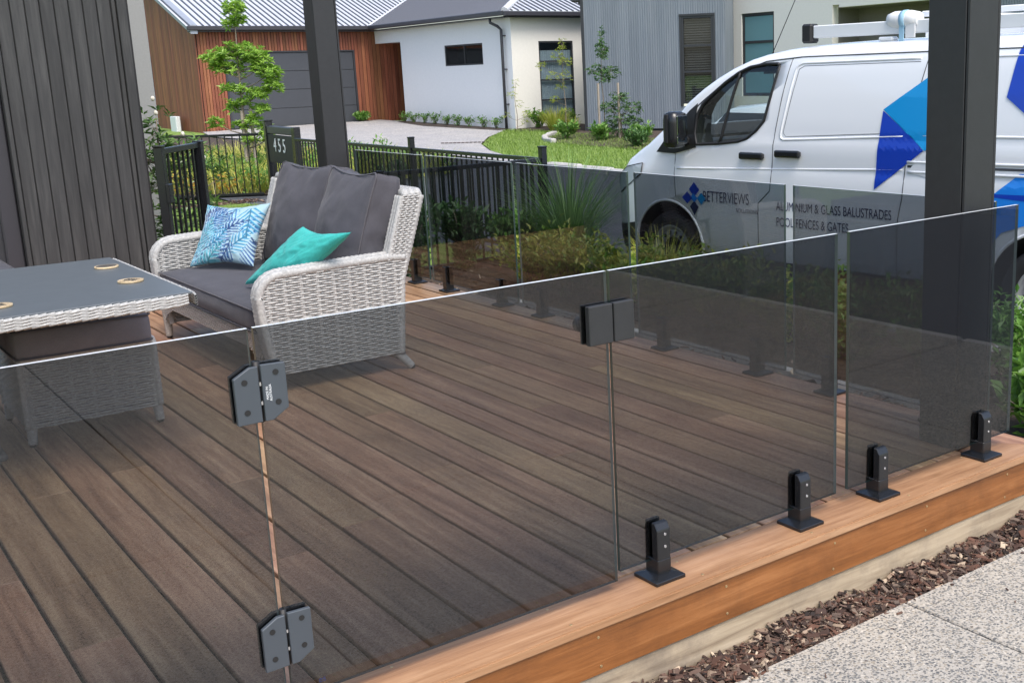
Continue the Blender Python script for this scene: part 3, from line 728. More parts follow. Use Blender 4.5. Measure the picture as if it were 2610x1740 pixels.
# ------------------------------------------------------------ table, ottoman, coasters, second seat
tab = thing('wicker_table', 'square wicker garden table with a slate grey top at the left', 'table', (-1.13, 2.42, 0))
bm = B(); box(bm, -.59, .59, -.59, .59, .655, .664, bev=.002); fin('table_top', bm, M['tabletop'], tab)
bm = B(); box(bm, -.575, .575, -.575, .575, .618, .654, mi=1)
for O_, Uu, Nv in (((-.597, -.597), (1, 0, 0), (0, -1, 0)), ((.597, -.597), (0, 1, 0), (1, 0, 0)), ((.597, .597), (-1, 0, 0), (0, 1, 0)), ((-.597, .597), (0, -1, 0), (-1, 0, 0))):
    Uu = Vector(Uu); Nv = Vector(Nv)
    for r_ in range(4):       # braided edge: slanting strands
        k = 0
        for q in range(43):
            u0 = q * .026; a = Vector((O_[0], O_[1], 0)) + Uu * u0 + Nv * (.002 + .002 * (q % 2)); a.z = .618 + r_ * .0100
            e = a + Uu * .075; e.z += .009
            tube(bm, [a, (a + e) / 2 + Nv * .0045, e], .0052, 5, 0, cap=False)
fin('woven_edge', bm, [M['wick'], M['wickd']], tab)
bm = B(); box(bm, -.35, -.05, .05, .45, .03, .61)
weave(bm, (-.35, .047, .03), (1, 0, 0), (0, 0, 1), (0, -1, 0), 50, lambda t: [(0, .3)]); weave(bm, (-.047, .05, .03), (0, 1, 0), (0, 0, 1), (1, 0, 0), 50, lambda t: [(0, .4)])
fin('pedestal', bm, M['wick'], tab)
bm = B(); box(bm, -.45, .0, .0, .5, .004, .03, bev=.008); fin('pedestal_foot', bm, M['wickd'], tab)
for (x, y, lb, dk) in ((-.628, 2.695, 'round wooden coaster with darker print furthest back on the table', 1), (-.649, 2.239, 'round pale wooden coaster near the right corner of the table', 0), (-1.135, 2.055, 'round pale wooden coaster cut off by the left edge of the photo', 0)):
    c = thing('coaster', lb, 'coaster', (x, y, .6642), random.random(), 'coasters')
    bm = B(); cyl(bm, (0, 0, 0), .047, .008, n=36); fin('disc', bm, M['coaster'], c)
    bm = B()
    if dk: cyl(bm, (0, 0, .008), .040, .0006, n=32)
    for q in range(9): 
        y_ = -.024 + q * .006; box(bm, -.022 + .008 * (q % 3), .022 - .006 * (q % 2), y_ - .0016, y_ + .0016, .0081, .0090)
    fin('printed_mark', bm, M['coasterd'], c)
ott = thing('wicker_ottoman', 'square wicker ottoman pushed under the table, seen through the front glass', 'ottoman', (-.775, 2.80, 0))
for (O_, Uu, Nv) in (((-.255, -.26), (1, 0, 0), (0, -1, 0)), ((.255, -.26), (0, 1, 0), (1, 0, 0)), ((.255, .26), (-1, 0, 0), (0, 1, 0)), ((-.255, .26), (0, -1, 0), (-1, 0, 0))):
    bm = B(); ln = .51 if Uu[0] else .52
    weave(bm, (O_[0], O_[1], .075), Uu, (0, 0, 1), Nv, 25, lambda t, ln=ln: [(0.003, ln - .003)])
    fin('woven_side', bm, M['wick'], ott)
bm = B(); box(bm, -.251, .251, -.256, .256, .078, .355); fin('core', bm, M['wickd'], ott)
bm = B()
for dx, dy in ((0, 0),):
    tube(bm, resample([(-.25, -.255, .362), (.25, -.255, .362), (.25, .255, .362), (-.25, .255, .362), (-.25, -.255, .362)], .012), .017, 7, 0, wrap=1, wamp=.08)
fin('top_rim', bm, M['wick'], ott)
for sx in (-1, 1):
    for sy in (-1, 1):
        bm = B(); tube(bm, resample([(sx * .252, sy * .256, .36), (sx * .252, sy * .256, .08)], .011), .015, 8, wrap=1, wamp=.08); fin('corner_wrap', bm, M['wick'], ott)
        leg(ott, (sx * .240, sy * .243, .085), (sx * .246, sy * .25, .013), .021, .017)
cushion('ottoman_cushion', 'thick charcoal cushion on the ottoman, half under the table', 'cushion', .258, .275, .065, (-.79, 2.755, .428), (0, 0, .01), (.006, .008, .012), r=.026, wr=.003, mat='cush2')
b2 = thing('wicker_bench', 'end of another wicker bench behind the table at the left edge', 'bench', (-1.3, 5.05, 0))
bm = B(); box(bm, -.66, .66, -.35, .35, .08, .28); fin('core', bm, M['wickd'], b2)
bm = B(); weave(bm, (-.67, -.355, .07), (1, 0, 0), (0, 0, 1), (0, -1, 0), 18, lambda t: [(0, 1.34)]); weave(bm, (.665, -.35, .07), (0, 1, 0), (0, 0, 1), (1, 0, 0), 18, lambda t: [(0, .7)]); fin('woven_side', bm, M['wick'], b2)
for sx in (-.6, .6):
    for sy in (-.3, .3): leg(b2, (sx, sy, .08), (sx, sy, .012))
cushion('seat_cushion', 'corner of a charcoal seat cushion behind the table at the left edge', 'cushion', .67, .37, .062, (-1.29, 5.06, .345), (0, 0, 0), (.0, .008, .012), r=.03)

# pillows on the sofa
pillow('scatter_pillow', 'white pillow with blue and teal palm frond print against the far arm', .228, .190, .070,
       basis((.300, 3.95, .583), (.479, -.877, .041), (.443, .281, .851)), M['palm'], n=150, colfn=palm)
PL_, PT_, PR_ = Vector((.116, 3.24, .42)), Vector((.30, 2.87, .725)), Vector((.35, 2.42, .733))
X_ = (PR_ - PT_) / 2 / .23; Y_ = (PT_ - PL_) / 2 / .23; Z_ = X_.cross(Y_).normalized(); PC_ = (PL_ + PR_) / 2
pillow('scatter_pillow', 'plain turquoise velvet pillow slumped over the near arm side', .23, .23, .065,
       Matrix(((X_.x, Y_.x, Z_.x, PC_.x), (X_.y, Y_.y, Z_.y, PC_.y), (X_.z, Y_.z, Z_.z, PC_.z), (0, 0, 0, 1))), M['teal'], n=50, fold=.0)

# ------------------------------------------------------------ house wall at the left
hw = thing('house_wall', 'charcoal vertical board wall with pale stucco end at the left', 'wall', (0, 6.4, 0))
pitch = .0905; x0 = -.284
def wb(xa, xb, y0=0, parent=hw, z0=-.05, z1=3.2, mat='darkboard'):
    bm = B(); box(bm, xa, xb, y0, y0 + .018, z0, z1, bev=.0035); o = fin('board', bm, M[mat], parent); return o
xg = [-.1925 + .0905 * k for k in range(-1, 8)]
for a, b_ in zip(xg, xg[1:]): wb(a + .003, b_ - .003)
bm = B(); box(bm, -.29, .56, .018, .05, -.1, 3.2); fin('backing', bm, M['dark'], hw)
wb(.4455, .4725, -.006); wb(.476, .535, -.028)
bm = B(); box(bm, .485, .538, -.0285, .30, -.42, 3.2, bev=.003); fin('corner_board', bm, M['darkboard'], hw)
bm = B(); box(bm, -3.5, 1.269, 2.2, 2.5, -.42, 3.2, bev=.004); fin('stucco_end', bm, M['stucco'], hw)
bm = B(); box(bm, -3.5, .5, .30, .4, -.42, 3.2); fin('inner_wall', bm, M['dark'], hw)
bm = B(); box(bm, -.315, -.287, -.02, .06, 0, 3.2, bev=.004); fin('door_reveal', bm, M['darkboard'], hw)
bm = B(); box(bm, -1.7, -.43, .10, .15, 0, 2.2); fin('door_leaf', bm, M['frame'], hw)
bm = B(); box(bm, -.43, -.318, .05, .12, 0, 3.2, bev=.01); fin('door_frame', bm, M['gutter'], hw)
bm = B(); box(bm, -3.4, -1.8, .0, .05, 0, 3.2); fin('cladding_panel', bm, M['darkboard'], hw)
bm = B()
for k, xx in enumerate([x + .045 for x in xg[:-1]]):
    for z in (.75, 1.35, 1.95): cyl(bm, (xx + random.uniform(-.02, .02), -.0012, z - .12 * ((k * 7) % 3 - 1)), .0035, .002, axis=(0, 1, 0), n=7)
fin('nail_heads', bm, M['post'], hw, kind='stuff')

# ------------------------------------------------------------ black tubular fences
def fence(label, A, Bp, ztop, zbot, zg, pitch=.10, posts=(), cat='fence', name='tube_fence', rail=.04, grpn=None, pk=.016):
    A, Bp = Vector((*A, 0)), Vector((*Bp, 0)); d = Bp - A; ln = d.length; an = math.atan2(d.y, d.x)
    f = thing(name, label, cat, (A.x, A.y, zg), an, grpn)
    for z in (ztop, zbot):
        bm = B(); box(bm, 0, ln, -.016, .016, z - zg - rail, z - zg, bev=.004); fin('rail', bm, M['black'], f)
    n = int(ln / pitch); me = None
    for i in range(n):
        x = ln * (i + .5) / n
        if me is None:
            bm = B(); box(bm, -pk / 2, pk / 2, -pk / 2, pk / 2, zbot - zg, ztop - zg - rail); o = fin('picket', bm, M['black'], f); me = o.data
        else: o = link('picket', me, f)
        o.location = (x, 0, 0)
    for (x, h) in posts:
        bm = B(); box(bm, x - .032, x + .032, -.032, .032, -.05, h - zg, bev=.004); o = fin('post', bm, M['black'], f)
        bm = B(); box(bm, x - .036, x + .036, -.036, .036, h - zg, h - zg + .014, bev=.003); fin('post_cap', bm, M['black'], o)
    return f
FX = 4.42
fence('black tube fence running from behind the left post to the corner post beside the lawn', (2.0, 6.93), (FX, 7.09), .60, -.30, -.42, posts=[(.03, .62), (.62, .60), (2.425, .70)])
fence('long black tube fence along the garden side, seen through the rear glass', (FX, 7.12), (4.62, 14.0), .60, -.32, -.42, pitch=.115, posts=[(2.95, .71)])
fence('black tube fence in front of the yellow flowering garden bed', (4.78, 15.95), (1.2, 18.2), .62, -.33, -.40, pitch=.115)
g1 = fence('open black tube gate beside the stucco end of the wall', (.635, 6.365), (1.12, 7.03), .955, -.20, -.42, pitch=.095, posts=[(0.0, .965), (.82, .95)], cat='gate', name='tube_gate', rail=.045)
bm = B(); box(bm, -.05, .03, -.06, -.03, .98, 1.12, bev=.005); fin('hinge', bm, M['black'], g1)
bm = B(); box(bm, -.05, .03, -.06, -.03, .28, .40, bev=.005); fin('hinge', bm, M['black'], g1)
# letter box panel with house number
lb_ = thing('letterbox', 'black letterbox panel with pale house number 455 in the fence', 'letterbox', (4.94, 15.95, -.42), radians(-95))
bm = B(); box(bm, -.02, .09, -.06, .06, 0, 1.22, bev=.005); fin('post', bm, M['black'], lb_)
bm = B(); box(bm, -.03, .10, -.07, .07, 1.22, 1.24, bev=.004); fin('post_cap', bm, M['black'], lb_)
bm = B(); box(bm, 1.45, 1.60, -.05, .05, 0, 1.16, bev=.006); fin('post', bm, M['black'], lb_)
bm = B(); box(bm, .10, 1.45, -.045, .06, 1.03, 1.15, bev=.01); fin('mail_slot_box', bm, M['gutter'], lb_)
bm = B(); box(bm, .10, 1.45, -.04, -.02, .58, 1.02, bev=.003); fin('number_panel', bm, M['blackm'], lb_)
k = 0
bm = B(); box(bm, -.008, .008, -.008, .008, .08, .575); pk_ = fin('picket', bm, M['black'], lb_); pk_.location = (.2, 0, 0)
for k in range(1, 11): o = link('picket', pk_.data, lb_); o.location = (.2 + .115 * k, 0, 0)
bm = B(); box(bm, .10, 1.45, -.016, .016, .06, .10); fin('rail', bm, M['black'], lb_)
for q, ch_ in enumerate('455'):
    cu = bpy.data.curves.new('number', 'FONT'); cu.body = ch_; cu.size = .30; cu.align_x = 'CENTER'; cu.extrude = .002
    tx = bpy.data.objects.new('t', cu); me = bpy.data.meshes.new_from_object(tx); me.materials.append(M['white']); bpy.data.objects.remove(tx)
    link('digit', me, lb_, (.50 + q * .25, -.046, .76), (pi / 2, 0, 0))

# ------------------------------------------------------------ houses across the street
def clad(parent, p0, p1, z0, z1, mat, wd=.14, dpt=.03, name='cladding_board', nout=None, cap=None, clip=None):
    p0, p1 = Vector((*p0, 0)), Vector((*p1, 0)); d = (p1 - p0); ln = d.length; d.normalize(); an = math.atan2(d.y, d.x)
    n = max(1, int(round(ln / wd))); me = None
    for i in range(n):
        c = p0 + d * (ln * (i + .5) / n)
        zt = z1 if clip is None else clip((i + .5) / n * ln)
        if clip is not None or me is None:
            bm = B(); h = ln / n / 2 - .006; box(bm, -h, h, -dpt, 0, z0, zt, bev=.006); o = fin(name, bm, M[mat], parent)
            if clip is None: me = o.data
        else: o = link(name, me, parent)
        o.location = c; o.rotation_euler = (0, 0, an)
def window(parent, O_, an, wd, z0, z1, bars_v=(), bars_h=(), fill='clear', depth=.07, fr=.045, inside=None, name='window'):
    """O_: left end (x,y); an: direction angle; outward = local -y"""
    w_ = link(name, None, parent, (O_[0], O_[1], 0), (0, 0, an))
    bm = B(); box(bm, 0, wd, -.012, .05, z0, z0 + fr); box(bm, 0, wd, -.012, .05, z1 - fr, z1); box(bm, 0, fr, -.012, .05, z0 + fr, z1 - fr); box(bm, wd - fr, wd, -.012, .05, z0 + fr, z1 - fr)
    for x in bars_v: box(bm, x - fr * .45, x + fr * .45, -.010, .05, z0 + fr, z1 - fr)
    for z in bars_h: box(bm, fr, wd - fr, -.014, .05, z - fr * .45, z + fr * .45)
    fin('window_frame', bm, M['frame'], w_)
    ed = [z0 + fr] + sorted(bars_h) + [z1 - fr]
    for a, b_ in zip(ed, ed[1:]):
        bm = B(); box(bm, fr, wd - fr, .012, .018, a + .01, b_ - .01); fin('pane', bm, M[fill], w_)
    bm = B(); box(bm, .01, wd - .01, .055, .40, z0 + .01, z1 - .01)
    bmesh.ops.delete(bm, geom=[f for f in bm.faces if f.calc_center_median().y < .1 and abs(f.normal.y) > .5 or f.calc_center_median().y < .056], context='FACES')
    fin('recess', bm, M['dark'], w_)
    if inside == 'curtain':
        bm = B(); n = 90; pr = None
        for i in range(n + 1):
            x = .02 + (wd - .04) * i / n; y = .13 + .03 * sin(i * 1.1) ; y -= .04; q = (bm.verts.new((x, y, z0 + .02)), bm.verts.new((x, y, z1 - .25)))
            if pr: bm.faces.new((pr[0], q[0], q[1], pr[1])).smooth = True
            pr = q
        fin('curtain', bm, M['curtain'], w_)
    if inside == 'blind':
        n = int((z1 - z0 - .1) / .06)
        for i in range(n):
            bm = B(); z = z0 + .06 + .06 * i; poly(bm, [(.04, .08, z), (wd - .04, .08, z), (wd - .04, .105, z + .045), (.04, .105, z + .045)]); fin('blind_slat', bm, M['blind'], w_)
    return w_
def wallbox(bm, x0, x1, y0, y1, z0, z1, holes=(), axis='x'):
    """thin wall with rectangular holes. axis x: runs along x; holes (a,b,z0,z1)"""
    cuts = sorted(holes); cur = x0 if axis == 'x' else y0; end = x1 if axis == 'x' else y1
    def bb(a, b_, za, zb):
        if b_ - a < .001 or zb - za < .001: return
        if axis == 'x': box(bm, a, b_, y0, y1, za, zb)
        else: box(bm, x0, x1, a, b_, za, zb)
    for (a, b_, za, zb) in cuts:
        bb(cur, a, z0, z1); bb(a, b_, z0, za); bb(a, b_, zb, z1); cur = b_
    bb(cur, end, z0, z1)
def gutter(parent, a, b_, h=.13, wd=.11):
    a, b_ = Vector(a), Vector(b_); d = b_ - a; ln = d.length
    bm = B(); box(bm, 0, ln, -wd, 0, -h, 0, bev=.02); o = fin('gutter', bm, M['gutter'], parent); o.location = a; o.rotation_euler = (0, 0, math.atan2(d.y, d.x)); return o
hA = thing('wood_clad_house', 'single storey house with cedar garage wing, white walls and grey metal roof', 'house', (12, 33.5, 0))
def loc(o): return o
hA.location = (0, 0, 0)
# garage front wall (y = 33.5)
YG = 33.5; ZE = 3.0
clad(hA, (9.45, YG), (10.20, YG), -.1, ZE, 'cedarb', .095); clad(hA, (14.44, YG), (17.0, YG), -.05, ZE, 'cedarb', .13)
clad(hA, (10.20, YG), (14.44, YG), 2.33, ZE, 'cedarb', .095)
bm = B(); box(bm, 9.42, 17.2, YG + .03, YG + .1, -.2, ZE); fin('wall', bm, M['dark'], hA)
gd = link('garage_door', None, hA)
for i in range(4):
    bm = B(); z0 = .03 + i * .57; box(bm, 10.26, 14.38, YG - .008 + .0, YG + .02, z0 + .006, z0 + .564, bev=.006); fin('door_panel', bm, M['garage'], gd)
bm = B(); box(bm, 10.20, 10.258, YG - .04, YG + .03, -.0, 2.36); box(bm, 14.382, 14.44, YG - .04, YG + .03, 0, 2.36); box(bm, 10.258, 14.382, YG - .04, YG + .03, 2.312, 2.36); fin('door_frame', bm, M['frame'], gd)
# gable side wall (x = 9.42) rising to the ridge
clad(hA, (9.44, 41.0), (9.44, YG), -.1, ZE, 'cedarb', .14, clip=lambda s: ZE + .36 * (41.0 - s - YG) - .06)
bm = B(); poly(bm, [(9.47, YG, -.2), (9.47, 41, -.2), (9.47, 41, ZE + 2.6), (9.47, YG, ZE)]); fin('wall', bm, M['dark'], hA)
window(hA, (9.41, 39.8), -pi / 2, 1.5, .95, 2.35, bars_h=(1.65,), fill='clear')
bm = B()
for k, (z0, z1) in enumerate(((0, .03),)):
    a = Vector((9.20, 33.12, 3.07)); b_ = Vector((9.20, 40.6, 3.07 + .36 * 7.48))
    for p, q in (((0, 0, 0), (0, 0, -.20)),):
        vs = [bm.verts.new(a + Vector((0, 0, .06))), bm.verts.new(b_ + Vector((0, 0, .06))), bm.verts.new(b_ + Vector((0, 0, -.20))), bm.verts.new(a + Vector((0, 0, -.20)))]
        v2 = [bm.verts.new(v.co + Vector((.20, 0, 0))) for v in vs]
        bm.faces.new(vs); bm.faces.new(v2[::-1])
        for i in range(4): bm.faces.new((vs[i], v2[i], v2[(i + 1) % 4], vs[(i + 1) % 4]))
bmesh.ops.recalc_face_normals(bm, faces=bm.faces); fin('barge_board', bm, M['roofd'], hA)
# white wall x = 15.2 with porch opening and window
XW = 15.2
bm = B(); wallbox(bm, XW, XW + .18, 25.0, 34.2, -.3, 2.96, holes=[(26.56, 28.80, 1.72, 2.32), (31.66, 34.2, -.3, 2.54)], axis='y'); fin('wall', bm, M['render'], hA)
bm = B(); wallbox(bm, XW + .18, 21.5, 25.0, 25.18, -.3, 2.96, holes=[(16.08, 17.24, .12, 2.30)], axis='x'); box(bm, XW + .0015, XW + .1785, 24.9985, 24.9999, -.3, 2.96); fin('wall', bm, M['cream'], hA)
bm = B(); box(bm, 15.4, 17.2, 31.6, 31.66, -.2, 2.9); fin('porch_wall', bm, M['cedarb'], hA)
bm = B(); box(bm, XW + .02, 17.2, 31.67, 33.47, 2.56, 2.6); fin('porch_soffit', bm, M['render'], hA)
bm = B(); box(bm, 17.2, 17.3, 31.6, 33.5, -.2, 2.55); fin('porch_back', bm, M['cedarb'], hA)
bm = B(); box(bm, 16.02, 17.32, 24.96, 25.02, -.02, .115); fin('window_sill', bm, M['render'], hA)
window(hA, (XW + .03, 28.80), -pi / 2, 2.24, 1.72, 2.32, bars_v=(1.15,), fill='clear', inside=None)
window(hA, (16.08, 25.03), 0, 1.16, .12, 2.30, bars_h=(.69, 1.24, 1.75), inside='curtain')
# eaves and roof
gutter(hA, (9.1, 33.17, 3.10), (14.90, 33.17, 3.10)); gutter(hA, (14.90, 33.2, 3.10), (14.90, 24.72, 3.08)); gutter(hA, (14.80, 24.72, 3.08), (22, 24.72, 3.08))
bm = B(); box(bm, 9.2, 14.95, 33.17, 33.46, 2.93, 2.96); box(bm, 14.93, 15.2, 24.72, 33.3, 2.93, 2.959); box(bm, 14.93, 22, 24.72, 24.98, 2.925, 2.958); fin('soffit', bm, M['gutter'], hA)
SL = .36
def zr1(x, y): return 3.09 + SL * (y - 33.15)
def zr2(x, y): return 3.09 + SL * (x - 14.88)
def zr3(x, y): return 3.09 + SL * (y - 24.7)
bm = B(); poly(bm, [(9.1, 33.15, zr1(0, 33.15)), (14.88, 33.15, zr1(0, 33.15)), (22.0, 40.27, zr1(0, 40.27)), (9.1, 40.27, zr1(0, 40.27))]); fin('roof', bm, M['roof'], hA)
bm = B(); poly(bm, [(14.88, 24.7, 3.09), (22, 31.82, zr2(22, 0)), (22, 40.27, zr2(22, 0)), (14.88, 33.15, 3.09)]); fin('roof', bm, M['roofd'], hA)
bm = B(); poly(bm, [(14.88, 24.7, 3.09), (24, 24.7, 3.09), (24, 31.82, zr3(0, 31.82)), (22, 31.82, zr3(0, 31.82))]); fin('roof', bm, M['roof'], hA)
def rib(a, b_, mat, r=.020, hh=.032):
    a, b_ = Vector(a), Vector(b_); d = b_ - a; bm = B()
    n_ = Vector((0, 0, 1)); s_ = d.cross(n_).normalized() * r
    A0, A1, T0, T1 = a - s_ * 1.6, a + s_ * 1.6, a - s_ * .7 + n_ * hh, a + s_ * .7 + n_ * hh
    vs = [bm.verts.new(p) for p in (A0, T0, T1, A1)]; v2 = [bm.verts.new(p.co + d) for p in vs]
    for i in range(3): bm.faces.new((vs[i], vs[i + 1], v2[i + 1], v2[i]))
    bm.faces.new(vs[::-1]); fin('roof_rib', bm, M['rib_shade'], hA)
k = 0
x = 9.2
while x < 21.5:
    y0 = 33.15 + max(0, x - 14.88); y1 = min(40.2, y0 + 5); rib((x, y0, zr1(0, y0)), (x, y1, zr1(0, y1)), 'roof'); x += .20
y = 24.95
while y < 38.5:
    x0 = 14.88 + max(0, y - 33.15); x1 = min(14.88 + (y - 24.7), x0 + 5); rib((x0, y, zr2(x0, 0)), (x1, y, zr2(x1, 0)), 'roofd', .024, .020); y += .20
x = 15.1
while x < 23.8:
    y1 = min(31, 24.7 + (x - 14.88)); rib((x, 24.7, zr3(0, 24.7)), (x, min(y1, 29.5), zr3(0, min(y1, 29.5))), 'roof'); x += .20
bm = B(); tube(bm, [(14.86, 24.7, 3.09), (19.2, 29.0, zr2(19.2, 0) + .04)], .10, 8); fin('hip_cap', bm, M['roof'], hA)
bm = B(); tube(bm, [(14.88, 33.15, 3.11), (21, 39.3, zr2(21, 0) + .01)], .035, 6); fin('valley_flashing', bm, M['roof'], hA)
# downpipe
bm = B(); tube(bm, [(14.93, 25.60, 2.93), (14.93, 25.60, 2.82), (15.04, 25.42, 2.72), (15.10, 25.33, 2.62), (15.10, 25.33, -.1)], .042, 10)
for z in (2.45, 1.55, .6): box(bm, 15.09, 15.20, 25.27, 25.39, z, z + .03)
fin('downpipe', bm, M['gutter'], hA)
bm = B(); box(bm, 9.10, 9.25, 35.3, 35.9, -.05, .45, bev=.02); o = fin('utility_box', bm, M['white']); o['label'] = 'pale utility box standing against the cedar side wall behind the shrub'; o['category'] = 'utility box'

# grey clad house and its white wing
hB = thing('grey_clad_house', 'tall house with weathered grey vertical cladding and a white wing behind the van', 'house', (0, 0, 0))
P0, P1 = Vector((15.78, 22.38)), Vector((17.86, 19.26)); dB = (P1 - P0).normalized(); nB = Vector((dB.y, -dB.x))   # outward
if nB.dot(Vector((-1, -1))) < 0: nB = -nB
L1 = (P1 - P0).length
w0, w1 = 2.63, 3.45
anB = math.atan2(dB.y, dB.x)
cl = link('cladding', None, hB, (P0.x, P0.y, 0), (0, 0, anB))
def batt(parent, x0, x1, z0, z1, mat='greyclad', pitch=.062, yy_=0):
    """fine vertical shiplap: boards with raised ribs, one board object per 0.25 m"""
    x = x0
    while x < x1 - .01:
        xe = min(x1, x + pitch * 4); bm = B(); box(bm, x, xe, yy_, yy_ + .03, z0, z1)
        q = x + .006
        while q < xe - .02:
            box(bm, q, min(xe - .004, q + pitch * .66), yy_ - .014, yy_ - .0005, z0, z1, bev=.005); q += pitch
        fin('cladding_board', bm, M[mat], parent); x = xe
batt(cl, 0, w0, -.05, 3.5); batt(cl, w1, L1 - .02, -.05, 3.5); batt(cl, w0, w1, 2.72, 3.5); batt(cl, w0, w1, -.05, .50)
bm = B(); box(bm, -.0, L1 - .02, .09, .15, -.2, .0); fin('foundation', bm, M['conc'], cl)
bm = B(); box(bm, 0, w0, .032, .09, -.2, 3.5); box(bm, w1, L1 - .02, .032, .09, -.2, 3.5); fin('wall', bm, M['dark'], cl)
window(cl, (w0, .0), 0, w1 - w0, .56, 2.71, bars_h=(1.35, 1.99), inside='blind', fr=.055)
bm = B(); box(bm, w0 - .05, w1 + .05, -.04, .02, 2.712, 2.76); box(bm, w0 - .05, w0 - .001, -.03, .02, .5, 2.711); box(bm, w1 + .001, w1 + .05, -.03, .02, .5, 2.711); fin('window_trim', bm, M['frame'], cl)
rt = link('cladding', None, hB, (P1.x, P1.y, 0), (0, 0, anB + pi / 2))
batt(rt, .02, 1.3, -.1, 3.5)
lf = link('cladding', None, hB, (P0.x, P0.y, 0), (0, 0, anB + pi / 2))
bm = B(); box(bm, 0, 5, .0, .05, -.2, 3.5); fin('wall', bm, M['greyclad'], lf)
bm = B(); box(bm, -.06, .02, -.03, .05, -.1, 3.5); fin('corner_trim', bm, M['frame'], cl)
bm = B(); cyl(bm, (-.22, .3, 3.18), .05, .25, axis=(1, 0, 0), n=10); box(bm, -.40, .02, .2, .5, 3.20, 3.34, bev=.02); fin('downpipe_bend', bm, M['gutter'], cl)
A2 = P1 + Vector((.83, .55)) * .9
wg = link('white_wing', None, hB, (A2.x, A2.y, 0), (0, 0, -pi / 2))
bm = B(); wallbox(bm, -.3, 3.40, 0, .2, -.3, 5.2, holes=[(.30, 1.47, .7, 2.735)], axis='x'); box(bm, 3.40, 3.6, 0, .2, 2.76, 3.5); box(bm, 3.6, 6.6, 0, .2, 2.70, 3.5); fin('wall', bm, M['cream'], wg)
window(wg, (.30, .05), 0, 1.17, .7, 2.735, bars_h=(2.03,), fill='teal_glass', fr=.07)
bm = B(); box(bm, 3.38, 6.7, .9, 1.05, -.3, 3.2); box(bm, 3.40, 3.42, .2, .9, -.3, 2.76); fin('porch_wall', bm, M['brownwall'], wg)
bm = B(); box(bm, 3.42, 6.6, .2, .9, 2.685, 2.70); fin('porch_soffit', bm, M['brownwall'], wg)
rc_ = link('cladding', None, hB, (A2.x - .35, A2.y - 6.6, 0), (0, 0, -pi / 2)); batt(rc_, 0, 3.2, -.3, 3.5)
bm = B(); box(bm, 0, 3.2, .035, .12, -.3, 3.5); fin('wall', bm, M['dark'], rc_)
bm = B(); box(bm, .12, .17, -.05, 2.0, -.3, 3.5); fin('corner_trim', bm, M['frame'], rc_)

# ------------------------------------------------------------ driveway, far lawn, beds
dv = [(10.25, 16.4), (10.73, 17.92), (11.33, 19.89), (12.1, 21.6), (13.3, 23.3), (14.5, 24.6), (15.15, 25.4), (15.15, 33.4), (9.3, 33.4), (8.8, 31), (9.4, 27), (10.25, 24)]
drape('driveway', dv, .0, M['aggfar'], 3)
bm = B()
gr = thing('drain_grate', 'rusty slot drain set in the pale driveway', 'drain grate', (12.0, 22.15, gz(12.0, 22.15) + .012), radians(-42))
for i in range(12): bm = B(); box(bm, -.60 + i * .1, -.53 + i * .1, -.05, .05, 0, .012); fin('slot_bar', bm, M['chip'], gr)
drape('far_lawn', [(10.42, 13.5), (10.38, 16.2), (10.75, 17.88), (11.35, 19.85), (12.14, 21.56), (13.33, 23.26), (14.53, 24.56), (15.18, 25.0), (15.6, 22.4), (17.7, 19.2), (18, 5), (10.6, 5)], -.005, M['lawn'], 3)
bedp = [(13.35, 20.55), (14.0, 21.5), (14.9, 22.3), (15.7, 22.45), (17.75, 19.25), (17.2, 14.5), (13.4, 16.5), (13.2, 18.9)]
drape('garden_bed', bedp, .02, M['mulch'], 2)
drape('garden_bed', [(15.15, 25.02), (17.4, 25.0), (17.0, 22.6), (15.6, 22.45), (14.75, 24.3)], .018, M['mulch'], 1)
drape('garden_bed', [(14.72, 25.2), (15.18, 25.2), (15.18, 31.6), (14.85, 31.6), (14.4, 29)], .012, M['mulch'], 1)
drape('garden_bed', [(4.9, 16.2), (7.4, 16.6), (8.6, 20), (9.0, 26), (8.6, 33), (3.0, 33), (-3, 18.5), (1.2, 18.4)], -.01, M['mulch'], 2)
kb = struct('bed_kerb', B(), M['conc'])
kp = [(14.75, 22.40), (14.2, 21.85), (13.75, 21.35), (13.42, 20.8), (13.25, 20.2)]
for a, b_ in zip(kp, kp[1:]):
    bm = B(); d = Vector((b_[0] - a[0], b_[1] - a[1], 0)); box(bm, -.01, d.length + .01, -.07, .07, -.1, .09, bev=.02); o = fin('kerb_stone', bm, M['conc'], kb); o.location = (a[0], a[1], gz(*a)); o.rotation_euler = (0, 0, math.atan2(d.y, d.x))
y = -10
while y < 16:
    bm = B(); box(bm, -.1, .1, 0.004, .996, -.15, .085, bev=.03); o = fin('kerb_stone', bm, M['conc'], kerb); o.location = (10.34, y, gz(10.3, y)); y += 1.0


